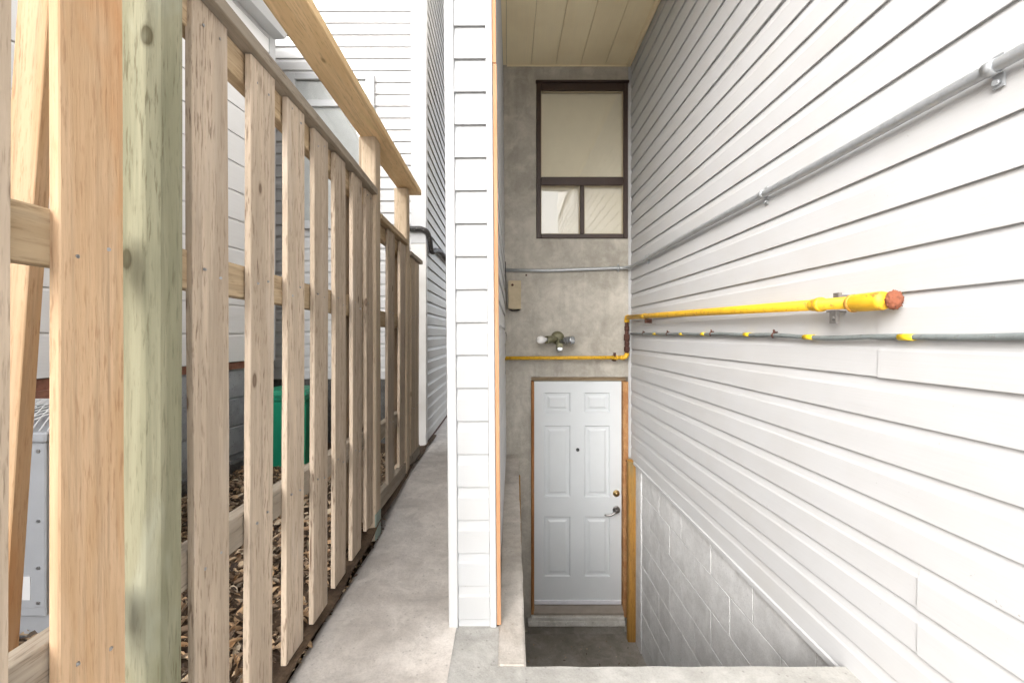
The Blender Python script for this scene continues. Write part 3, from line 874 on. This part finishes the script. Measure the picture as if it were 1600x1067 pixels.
# ================================================================== THE FENCE
XF = -0.70
fn = thing('fence', 'weathered board fence with open gaps along the walkway', 'fence', (XF - 0.04, 1.8, 0.0))
def cap_z(y): return 1.878 - 0.034 * (y - 1.0)
TH = 0.018
pick = [   # y0, y1, bottom, top, material
    (0.455, 0.597, 0.03, 1.89, 'old_wood'),
    (0.663, 0.776, 0.02, 1.89, 'new_wood'),
    (0.949, 1.069, 0.045, None, 'old_wood'),
    (1.149, 1.266, 0.045, None, 'old_wood'),
    (1.346, 1.461, 0.050, None, 'old_wood'),
    (1.532, 1.650, 0.055, None, 'old_wood'),
    (1.724, 1.840, 0.070, None, 'old_wood'),
    (1.915, 2.036, 0.080, None, 'old_wood'),
    (2.115, 2.212, 0.120, None, 'old_wood'),
    (2.500, 2.640, 0.215, 1.73, 'old_wood'),
    (2.765, 2.905, 0.235, 1.715, 'old_wood'),
    (3.085, 3.215, 0.220, 1.67, 'pale_wood'),
    (3.235, 3.365, 0.220, 1.665, 'pale_wood'),
]
for i, (y0, y1, zb, zt, mt) in enumerate(pick):
    if zt is None: zt = cap_z((y0 + y1) / 2) - 0.004
    me = board_mesh('picket', y1 - y0, TH, zt - zb, 0.0014, 100 + i)
    o = link('picket', me, mt, fn, (XF + random.uniform(-0.002, 0.001), y0, zb), (random.uniform(-0.002, 0.002), random.uniform(-0.0025, 0.0025), 0))
    if mt == 'new_wood': o['label'] = 'fresh orange pine picket'
    # nail heads where the rails pass
    bm = bmesh.new()
    for zr in (0.57, 1.245, 1.82):
        for yy in (0.25, 0.72):
            zz = zr - zb + random.uniform(-0.02, 0.02)
            if 0.03 < zz < zt - zb - 0.02:
                add_tube(bm, [(0.0005, (y1 - y0) * (yy + random.uniform(-0.06, 0.06)), zz), (0.0022, (y1 - y0) * yy, zz)], 0.0034, 8)
    if len(bm.verts):
        nm = bm_mesh(bm, 'nails')
        n_ = bpy.data.objects.new('nails', nm); nm.materials.append(M['nail']); col.objects.link(n_); n_.parent = o; WORLD[n_.name] = Vector((0, 0, 0))
    else: bm.free()
# one board nailed on the far side
me = board_mesh('back_picket', 0.115, TH, 1.74, 0.0014, 150)
link('back_picket', me, 'old_wood', fn, (XF - TH - 0.040, 2.080, 0.09))
link('back_picket', board_mesh('back_picket', 0.115, TH, 1.74, 0.0014, 151), 'old_wood', fn, (XF - TH - 0.040, 1.945, 0.09))
link('back_picket', board_mesh('back_picket', 0.112, TH, 1.45, 0.0014, 152), 'old_wood', fn, (XF - TH - 0.040, 2.822, 0.22))
# rails behind the pickets
def rail(y0, y1, z, h=0.089, mat='rail_wood', x=None, th=0.038, seed=0, name='rail', slope=0.0):
    me = board_mesh(name, h, th, y1 - y0, 0.0012, seed, 'y')
    return link(name, me, mat, fn, ((XF - TH - 0.001) if x is None else x, y0, z), (slope, 0, 0))
rail(-0.6, 0.772, 1.214, seed=1)
rail(-0.6, 0.772, 0.535, mat='rail_grey', seed=2)
rail(0.913, 2.218, 1.206, seed=51, slope=-0.012)
rail(0.913, 2.218, 0.530, mat='rail_grey', seed=52)
rail(0.92, 2.218, 1.795, 0.085, seed=3, slope=-0.034)
rail(2.312, 2.935, 1.150, seed=4)
rail(2.312, 2.935, 0.50, mat='rail_grey', seed=5)
rail(2.312, 2.935, 1.655, 0.075, seed=6, slope=-0.02)
rail(2.312, 2.935, 0.125, 0.09, mat='rail_grey', seed=7, x=XF - 0.004)
rail(3.03, 3.42, 1.10, seed=8)
rail(3.03, 3.42, 0.125, 0.09, mat='rail_grey', seed=9, x=XF - 0.004)
rail(3.03, 3.42, 1.60, 0.07, seed=10)
# caps laid flat on the picket tops
me = board_mesh('cap', 0.034, 0.105, 2.218 - 0.915, 0.001, 11, 'y')
link('cap', me, 'rail_grey', fn, (XF + 0.022, 0.915, cap_z(0.915)), (-0.034, 0, 0))
me = board_mesh('cap', 0.030, 0.09, 0.623, 0.001, 12, 'y')
link('cap', me, 'rail_wood', fn, (XF + 0.016, 2.312, 1.738), (-0.02, 0, 0))
me = board_mesh('cap', 0.030, 0.09, 0.40, 0.001, 13, 'y')
link('cap', me, 'rail_grey', fn, (XF + 0.016, 3.03, 1.676), (-0.01, 0, 0))
# posts
def post(x1, y0, zb, zt, mat, w=0.089, seed=0, bevel=0.006):
    me = board_mesh('post', w, w, zt - zb, 0.001, seed, 'z', bevel, 12)
    return link('post', me, mat, fn, (x1, y0, zb))
pg = post(XF + 0.012, 0.824, -0.05, 2.158, 'green_wood', 0.086, 21, 0.016)
pg['label'] = 'thick green-tinted treated post'
post(XF + 0.010, 2.221, 0.02, 2.147, 'pale_wood', 0.089, 22)
post(XF + 0.004, 2.938, 0.08, 2.124, 'pale_wood', 0.089, 23)
link('post_foot', box_mesh('post_foot', -0.012, 0.004, 0, 0.088, 0, 0.14, 0.003), plain('green_stain', (0.30, 0.36, 0.31), 0.9), fn, (XF + 0.0085, 2.222, 0.02))
# fresh beam lying across the post tops
me = board_mesh('top_beam', 0.036, 0.140, 2.42, 0.0012, 31, 'y')
tb = link('top_beam', me, 'beam_wood', fn, (-0.632, 0.70, 2.166), (-0.0135, 0, 0))
tb['label'] = 'fresh yellow pine beam lying on the post tops'

# plank leaning behind the rails near the camera
lp = tag(link('leaning_plank', board_mesh('leaning_plank', 0.075, 0.036, 2.25, 0.0014, 41), 'new_wood', None, (-1.315, 1.02, 0.0), (R(-3.9), 0, R(-90))), 'orange pine plank leaning behind the fence at the left edge', 'plank')

# ================================================================== THINGS BEHIND THE FENCE
ac = thing('condenser', 'grey air conditioner condenser beside the neighbour foundation', 'air conditioner', (-1.75, 1.68, 0.05))
ax0, ax1, ay0, ay1, az0, az1 = -1.95, -1.585, 1.45, 1.93, 0.165, 0.735
link('coil', box_mesh('coil', ax0 + 0.02, ax1 - 0.012, ay0 + 0.02, ay1 - 0.02, az0 + 0.02, az1 - 0.01), 'coil', ac)
for cx, cy in ((ax1 - 0.10, ay0), (ax1 - 0.10, ay1 - 0.05), (ax0, ay0), (ax0, ay1 - 0.05)):
    p_ = link('corner_panel', box_mesh('corner_panel', cx, cx + 0.10, cy, cy + 0.05, az0, az1, 0.004), 'grey_metal', ac)
    bm = bmesh.new()
    for zz in (az0 + 0.02, az0 + 0.14, az0 + 0.30, az1 - 0.03):
        add_tube(bm, [(cx + 0.078, cy + 0.001, zz), (cx + 0.078, cy - 0.004, zz)], 0.006, 8)
    link('screws', bm_mesh(bm, 'screws'), 'nail', p_)
link('top_panel', box_mesh('top_panel', ax0 - 0.01, ax1 + 0.012, ay0 - 0.012, ay1 + 0.01, az1, az1 + 0.035, 0.006), 'grey_metal', ac)
link('base_pan', box_mesh('base_pan', ax0 + 0.002, ax1 - 0.002, ay0 + 0.003, ay1, az0 - 0.03, az0 + 0.02, 0.004), 'grey_metal', ac)
for k in range(12):
    link('louver', box_mesh('louver', ax1 - 0.010, ax1 - 0.004, ay0 + 0.052, ay1 - 0.052, az0 + 0.05 + k * 0.042, az0 + 0.058 + k * 0.042), 'grey_metal', ac)
    link('louver', box_mesh('louver', ax0 + 0.047, ax1 - 0.047, ay0 + 0.010, ay0 + 0.016, az0 + 0.05 + k * 0.042, az0 + 0.058 + k * 0.042), 'grey_metal', ac)
link('rating_label', box_mesh('rating_label', ax1 - 0.13, ax1 - 0.05, ay0 - 0.002, ay0 + 0.004, az0 + 0.03, az0 + 0.11), 'paper', ac)
for k in range(2):
    link('leg', box_mesh('leg', ax0, ax1, ay0 + 0.03 + k * 0.35, ay0 + 0.09 + k * 0.35, 0.03, az0 - 0.03), 'grey_metal', ac)
bm = bmesh.new()
for k in range(13):
    s = ax0 + 0.01 + k * 0.0285
    for sg in (1, -1):
        pts_ = []
        for q in range(7):
            f_ = q / 6
            xx = s + sg * (f_ - 0.5) * 0.25
            if ax0 < xx < ax1:
                pts_.append((xx, ay0 + 0.01 + f_ * 0.44, az1 + 0.037 + 0.075 * math.sin(math.pi * f_)))
        if len(pts_) > 1: add_tube(bm, pts_, 0.0028, 5)
link('fan_guard', bm_mesh(bm, 'fan_guard'), 'wire', ac)

gb = thing('green_bin', 'small green plastic bin with lid behind the fence', 'bin', (-1.60, 3.15, 0.15))
def taper(name, w0, d0, w1, d1, z0, z1, bev):
    bm = bmesh.new()
    A = [bm.verts.new(p) for p in ((-w0, -d0, z0), (w0, -d0, z0), (w0, d0, z0), (-w0, d0, z0))]
    B = [bm.verts.new(p) for p in ((-w1, -d1, z1), (w1, -d1, z1), (w1, d1, z1), (-w1, d1, z1))]
    for i in range(4): bm.faces.new((A[i], A[(i + 1) % 4], B[(i + 1) % 4], B[i]))
    bm.faces.new(A[::-1]); bm.faces.new(B)
    bmesh.ops.recalc_face_normals(bm, faces=bm.faces)
    bmesh.ops.bevel(bm, geom=list(bm.edges), offset=bev, segments=3, affect='EDGES')
    return bm_mesh(bm, name)
bx = (-1.60, 3.15, 0.15)
link('body', taper('body', 0.155, 0.15, 0.175, 0.17, 0.0, 0.50, 0.02), 'bin', gb, bx)
link('rim', taper('rim', 0.182, 0.178, 0.182, 0.178, 0.485, 0.515, 0.008), 'bin', gb, bx)
link('lid', taper('lid', 0.19, 0.186, 0.165, 0.16, 0.518, 0.56, 0.012), 'bin', gb, bx)

# dry leaves: nobody could count them
def leaves(name, n, region, zf, smin, smax, label, seed):
    rnd = random.Random(seed)
    vs_, fs = [], []
    for _ in range(n):
        x = rnd.uniform(region[0], region[1]); y = rnd.uniform(region[2], region[3])
        s = smin + (smax - smin) * rnd.random() ** 1.8
        m = Matrix.Translation((x, y, zf(x, y) + rnd.uniform(0.008, 0.03))) @ Matrix.Rotation(rnd.uniform(0, 6.28), 4, 'Z') @ Matrix.Rotation(rnd.gauss(0, 0.45), 4, 'X') @ Matrix.Rotation(rnd.gauss(0, 0.45), 4, 'Y')
        cu = rnd.uniform(0.1, 0.5) * s; wd = rnd.uniform(0.28, 0.5) * s
        P = [(-s, 0, 0), (-s * .4, wd, cu), (s * .35, wd * .85, cu * .9), (s, 0, cu * .4), (s * .35, -wd * .85, cu * .9), (-s * .4, -wd, cu), (-s * .3, 0, 0), (s * .4, 0, 0.0)]
        b = len(vs_)
        vs_ += [tuple(m @ Vector(p)) for p in P]
        fs += [(b, b + 6, b + 1), (b + 1, b + 6, b + 7, b + 2), (b + 2, b + 7, b + 3), (b, b + 5, b + 6), (b + 5, b + 4, b + 7, b + 6), (b + 4, b + 3, b + 7)]
    me = bpy.data.meshes.new(name); me.from_pydata(vs_, [], fs)
    o = link(name, me, 'leaf')
    o['kind'] = 'stuff'; o['label'] = label; o['category'] = 'leaves'
    return o
leaves('leaf_litter', 13000, (-1.95, -0.74, 0.6, 3.35), lambda x, y: yard_z(y), 0.006, 0.034, 'dry brown leaves covering the soil behind the fence', 3)

leaves('edge_debris', 260, (-0.735, -0.69, 0.9, 2.45), lambda x, y: walk_z(y) - 0.012, 0.006, 0.016, 'crumbs of dry leaf along the walkway edge', 5)
leaves('floor_debris', 60, (0.15, 1.1, 3.2, 3.78), lambda x, y: ZF - 0.004, 0.006, 0.014, 'bits of dry leaf on the stairwell floor', 6)
# ================================================================== PIPES AND FITTINGS
# ---- grey conduit at shoulder height above: rear wall then right wall
CZ = 1.712
cr = 0.0150
cd = thing('conduit', 'grey steel electrical conduit running high along the siding', 'conduit', (1.1, 2.5, CZ))
cx_ = XW - 0.014 - cr - 0.004
cyb = YB - cr - 0.003
path = [Vector((-0.04, cyb, CZ - 0.018)), Vector((0.35, cyb, CZ - 0.024)), Vector((0.7, cyb, CZ - 0.012))] + bend((0.9, cyb, CZ), (cx_, cyb, CZ), (cx_, 3.6, CZ), 0.11, 8) + [Vector((cx_, y, CZ + 0.003 * math.sin(y * 3))) for y in (3.4, 3.0, 2.5, 2.0, 1.5, 1.0, 0.5, 0.0, -0.8)]
link('tube', tube_mesh('tube', path, cr, 16), 'galv', cd)
def strap_right(y, z, r, x, parent, mat, up=False):
    bm = bmesh.new()
    pts_ = []
    for k in range(9):
        a = math.pi * (k / 8) + math.pi / 2
        pts_.append((x + (r + 0.002) * math.cos(a), z + (r + 0.002) * math.sin(a)))
    for a, b in zip(pts_, pts_[1:]):
        v = [bm.verts.new((p[0], y + s, p[1])) for p in (a, b) for s in (-0.010, 0.010)]
        f = bm.faces.new((v[0], v[1], v[3], v[2])); f.smooth = True
        ang_ = None
    add_box(bm, XW - 0.019, XW - 0.014, y - 0.011, y + 0.011, z - r - 0.030, z - r + 0.002)
    add_tube(bm, [(XW - 0.02, y, z - r - 0.018), (XW - 0.027, y, z - r - 0.018)], 0.007, 10)
    add_box(bm, XW - 0.019, XW - 0.014, y - 0.011, y + 0.011, z + r - 0.002, z + r + 0.016)
    add_tube(bm, [(x, y - 0.011, z), (x, y + 0.011, z)], r + 0.0025, 16)
    link('strap', bm_mesh(bm, 'strap'), mat, parent)
for y in (0.965, 1.83, 3.35):
    strap_right(y, CZ, cr, cx_, cd, 'galv')
bm = bmesh.new()
add_tube(bm, [(1.005, cyb, CZ - 0.001), (1.030, cyb, CZ)], cr + 0.005, 14)
add_tube(bm, [(1.017, cyb - 0.005, CZ - 0.035), (1.017, cyb - 0.005, CZ + 0.035)], 0.006, 8)
link('coupling', bm_mesh(bm, 'coupling'), 'galv', cd)
link('nail', lathe_mesh('nail', [(0, 0), (0.009, 0.0), (0.009, 0.012)], (0.178, YB - 0.012, CZ - 0.062), (0, 1, 0), 8), 'rust', cd)

# ---- yellow gas pipe
gp = thing('gas_pipe', 'yellow gas pipe with rusty end along the siding and rear wall', 'pipe', (1.08, 2.4, 1.2))
gx = XW - 0.062
def gz(y): return 1.262 - (YB - y) * 0.0225
gr = 0.0195
YE = 1.200
pts = [Vector((gx, 3.80, gz(3.80))), Vector((gx, 3.0, gz(3.0))), Vector((gx, 2.2, gz(2.2))), Vector((gx, YE + 0.1, gz(YE + 0.1)))]
link('pipe_run', tube_mesh('pipe_run', pts, gr, 18), 'gas', gp)
# collars
def collar(p, d, r, l, mat='gas', name='collar'):
    d = Vector(d).normalized(); p = Vector(p)
    link(name, lathe_mesh(name, [(0, -l), (r * 0.93, -l), (r, -l * 0.75), (r, l * 0.75), (r * 0.93, l), (0, l)], p, d, 20), mat, gp)
collar((gx, 1.455, gz(1.455)), (0, 1, 0), gr + 0.0055, 0.010)
collar((gx, 1.478, gz(1.478)), (0, 1, 0), gr + 0.002, 0.014)
collar((gx, 3.30, gz(3.30)), (0, 1, 0), gr + 0.004, 0.012)
collar((gx, 3.34, gz(3.34)), (0, 1, 0), gr + 0.002, 0.03)
link('end_fitting', lathe_mesh('end_fitting', [(0, 0.125), (gr + 0.001, 0.125), (gr + 0.0045, 0.118), (gr + 0.0045, 0.112), (gr + 0.006, 0.100), (gr + 0.008, 0.09), (gr + 0.008, 0.012), (gr + 0.005, 0.0), (0, -0.002)], (gx, YE + 0.005, gz(YE)), (0, 1, 0), 24), 'gas', gp)
link('rust_ring', lathe_mesh('rust_ring', [(gr + 0.003, 0.117), (gr + 0.0085, 0.114), (gr + 0.0085, 0.106), (gr + 0.003, 0.103)], (gx, YE + 0.005, gz(YE)), (0, 1, 0), 24), painted_metal('rusty_yellow', (0.55, 0.27, 0.04), (0.35, 0.14, 0.03), 0.8, 0, 0.7, 40), gp)
# crumbly rust-red sealant where the elbow turns into the wall
bm = bmesh.new()
bmesh.ops.create_icosphere(bm, subdivisions=4, radius=1.0)
for v in bm.verts:
    c0 = v.co.copy()
    k = 1.0 + 0.16 * noise.noise(c0 * 4.0) + 0.16 * noise.noise(c0 * 9.0) + 0.14 * noise.noise(c0 * 20)
    v.co = Vector((c0.x * 0.024 * k + 0.010, c0.y * 0.012 * k, c0.z * 0.0265 * k))
for f in bm.faces: f.smooth = True
link('sealant', bm_mesh(bm, 'sealant'), 'foam', gp, (gx + 0.008, YE - 0.004, gz(YE) + 0.001))
# bracket
bm = bmesh.new()
by = 1.392
add_box(bm, gx - 0.004, XW - 0.013, by + 0.012, by + 0.030, gz(by) - gr - 0.008, gz(by) - gr - 0.002)
add_box(bm, gx - 0.004, gx + 0.008, by - 0.012, by + 0.016, gz(by) - gr - 0.045, gz(by) - gr - 0.002)
add_box(bm, gx + 0.004, gx + 0.016, by - 0.012, by + 0.010, gz(by) + gr + 0.000, gz(by) + gr + 0.016)
add_box(bm, gx + 0.016, XW - 0.013, by - 0.008, by + 0.008, gz(by) + gr + 0.003, gz(by) + gr + 0.009)
add_tube(bm, [(gx - 0.004, by + 0.0, gz(by) - gr - 0.028), (gx - 0.008, by, gz(by) - gr - 0.028)], 0.006, 8)
link('bracket', bm_mesh(bm, 'bracket'), 'bracket', gp)
bm = bmesh.new()
add_box(bm, gx - 0.004, XW - 0.013, 3.285, 3.297, gz(3.29) - gr - 0.035, gz(3.29) - gr)
link('bracket', bm_mesh(bm, 'bracket'), 'rust', gp)
# corner drop: elbow, rusty nipple, elbow, run along the rear wall
RZ = 0.898
ry = 3.80
link('elbow', tube_mesh('elbow', bend((gx, 3.70, gz(3.7)), (gx, ry, gz(ry)), (gx, ry, 1.0), 0.045, 8), gr + 0.004, 16), 'gas', gp)
link('rusty_nipple', tube_mesh('rusty_nipple', [(gx, ry, 1.225), (gx, ry, RZ + 0.04)], 0.017, 14), 'rust', gp)
for zc, r_, l_ in ((1.16, 0.022, 0.020), (1.08, 0.026, 0.028), (1.02, 0.021, 0.016), (0.975, 0.025, 0.022)):
    collar((gx, ry, zc), (0, 0, 1), r_, l_, 'rust', 'rusty_fitting')
link('elbow', tube_mesh('elbow', bend((gx, ry, 1.0), (gx, ry, RZ), (0.8, ry, RZ), 0.04, 8), 0.021, 16), 'gas', gp)
link('pipe_run', tube_mesh('pipe_run', [(gx - 0.03, ry, RZ), (0.6, ry + 0.01, RZ - 0.002), (-0.03, ry + 0.02, RZ - 0.006)], 0.0165, 16), 'gas', gp)
collar((0.985, ry, RZ), (1, 0, 0), 0.020, 0.014)
collar((1.03, ry, RZ), (1, 0, 0), 0.020, 0.008)
bm = bmesh.new()
add_box(bm, 0.962, 0.978, ry - 0.02, YB, RZ + 0.010, RZ + 0.018)
add_box(bm, 0.958, 0.982, ry + 0.0, ry + 0.006, RZ + 0.018, RZ + 0.045)
add_box(bm, 0.962, 0.978, ry - 0.02, YB, RZ - 0.032, RZ - 0.018)
link('bracket', bm_mesh(bm, 'bracket'), 'rust', gp)

# ---- thin grey cable with yellow tape marks
tc_ = thing('tape_marked_cable', 'thin grey cable with yellow tape marks below the gas pipe', 'cable', (1.12, 2.4, CAM_Z))
kx = XW - 0.026
def kz(y): return 1.108 - 0.010 * math.exp(-((y - 1.45) / 0.35) ** 2) - 0.012 * (YB - y) / 3.0 + 0.006
pts = [Vector((kx, 3.80 - 0.1 * k, kz(3.80 - 0.1 * k) + 0.0025 * math.sin(k * 1.3))) for k in range(47)]
link('sheath', tube_mesh('sheath', pts, 0.0080, 12), 'cable', tc_)
for y, l_ in ((1.178, 0.022), (1.56, 0.024), (1.96, 0.022), (2.40, 0.022), (2.70, 0.022), (3.18, 0.03)):
    link('tape', lathe_mesh('tape', [(0.0080, -l_), (0.0096, -l_), (0.0096, l_), (0.0080, l_)], (kx, y, kz(y) - 0.0005), (0, 1, 0), 14), 'tape', tc_)
for y in (1.76, 2.30, 2.93, 3.45):
    bm = bmesh.new()
    add_tube(bm, [(kx - 0.006, y, kz(y) - 0.010), (kx - 0.012, y, kz(y)), (kx - 0.006, y, kz(y) + 0.010), (XW - 0.014, y, kz(y) + 0.014)], 0.0035, 6)
    add_tube(bm, [(kx + 0.002, y, kz(y) + 0.008), (kx - 0.004, y, kz(y) + 0.024)], [0.006, 0.004], 6)
    link('hook', bm_mesh(bm, 'hook'), 'rust', tc_)

# ---- tan junction box
jb = thing('junction_box', 'tan junction box on the concrete beside the wing wall', 'box', (0.06, YB, 1.45))
link('cover', box_mesh('cover', 0.012, 0.128, -0.075, -0.001, 1.335, 1.592, 0.006, 2), 'box', jb, (0, YB, 0))
link('knockout', lathe_mesh('knockout', [(0, 0), (0.010, 0), (0.012, 0.006)], (0.050, -0.080, 1.552), (0, 1, 0), 12), 'rust', jb, (0, YB, 0))
link('cable_tail', tube_mesh('cable_tail', [(0.02, -0.02, 1.338), (0.05, -0.03, 1.322), (0.09, -0.02, 1.325), (0.12, -0.01, 1.336)], 0.006, 8), 'black', jb, (0, YB, 0))

# ---- twin lamp holder
lf = thing('wall_lamp', 'olive twin wall lamp with one white bulb on the concrete', 'lamp', (0.47, YB, 1.06))
LX, LZ = 0.465, 1.075
link('base', lathe_mesh('base', [(0, -0.052), (0.02, -0.052), (0.045, -0.044), (0.058, -0.030), (0.062, -0.012), (0.062, 0.0)], (LX, YB, LZ), (0, 1, 0), 24), 'olive', lf)
link('socket', lathe_mesh('socket', [(0.0, 0.0), (0.020, 0.0), (0.022, 0.03), (0.034, 0.05), (0.034, 0.115), (0.029, 0.118), (0.028, 0.09), (0, 0.09)], (LX - 0.012, YB - 0.05, LZ - 0.012), (-1, -0.55, -0.03), 18), 'olive', lf)
d = Vector((-1, -0.55, -0.03)).normalized()
b0 = Vector((LX - 0.012, YB - 0.05, LZ - 0.012)) + d * 0.105
link('bulb', lathe_mesh('bulb', [(0, 0.0), (0.016, 0.0), (0.018, 0.02), (0.024, 0.035), (0.032, 0.052), (0.035, 0.070), (0.032, 0.088), (0.022, 0.101), (0.010, 0.106), (0, 0.107)], b0, d, 20), 'bulb', lf)
d2 = Vector((0.85, -0.75, 0.10)).normalized()
s0 = Vector((LX + 0.018, YB - 0.05, LZ - 0.030))
link('socket', lathe_mesh('socket', [(0, 0), (0.016, 0), (0.018, 0.02), (0.024, 0.03), (0.026, 0.045), (0.034, 0.055), (0.036, 0.075), (0.033, 0.080), (0.036, 0.085), (0.036, 0.102), (0.033, 0.107), (0.037, 0.112), (0.037, 0.135), (0.031, 0.136), (0.030, 0.07), (0, 0.07)], s0, d2, 20), 'chrome', lf)
link('swivel', lathe_mesh('swivel', [(0, 0), (0.016, 0), (0.018, 0.02), (0.014, 0.045), (0, 0.046)], (LX - 0.002, YB - 0.045, LZ - 0.02), (0, -0.5, -1), 14), 'olive', lf)
me = taper('motion_sensor', 0.026, 0.028, 0.030, 0.034, -0.06, 0.0, 0.010)
link('motion_sensor', me, 'olive', lf, (LX + 0.008, YB - 0.075, LZ - 0.055), (R(-18), 0, 0))
me = taper('sensor_lens', 0.020, 0.012, 0.022, 0.013, -0.03, 0.0, 0.006)
link('sensor_lens', me, 'chrome', lf, (LX + 0.008, YB - 0.105, LZ - 0.085), (R(-18), 0, 0))

# ---- wooden post beside the door, and a stub behind the ledge
dp = tag(link('door_post', board_mesh('door_post', 0.060, 0.072, 1.585, 0.0016, 61, 'z', 0.008, 10, 0.02), 'post_wood', None, (1.150, 3.745, ZF)), 'ochre wooden post standing beside the basement door', 'post')
ws = tag(link('wood_stub', board_mesh('wood_stub', 0.04, 0.022, 1.45, 0.002, 62, 'z', 0.003, 8), 'post_wood', None, (0.135, 3.80, ZF), (0, R(-0.5), 0)), 'dark wooden batten upright behind the concrete ledge', 'batten')
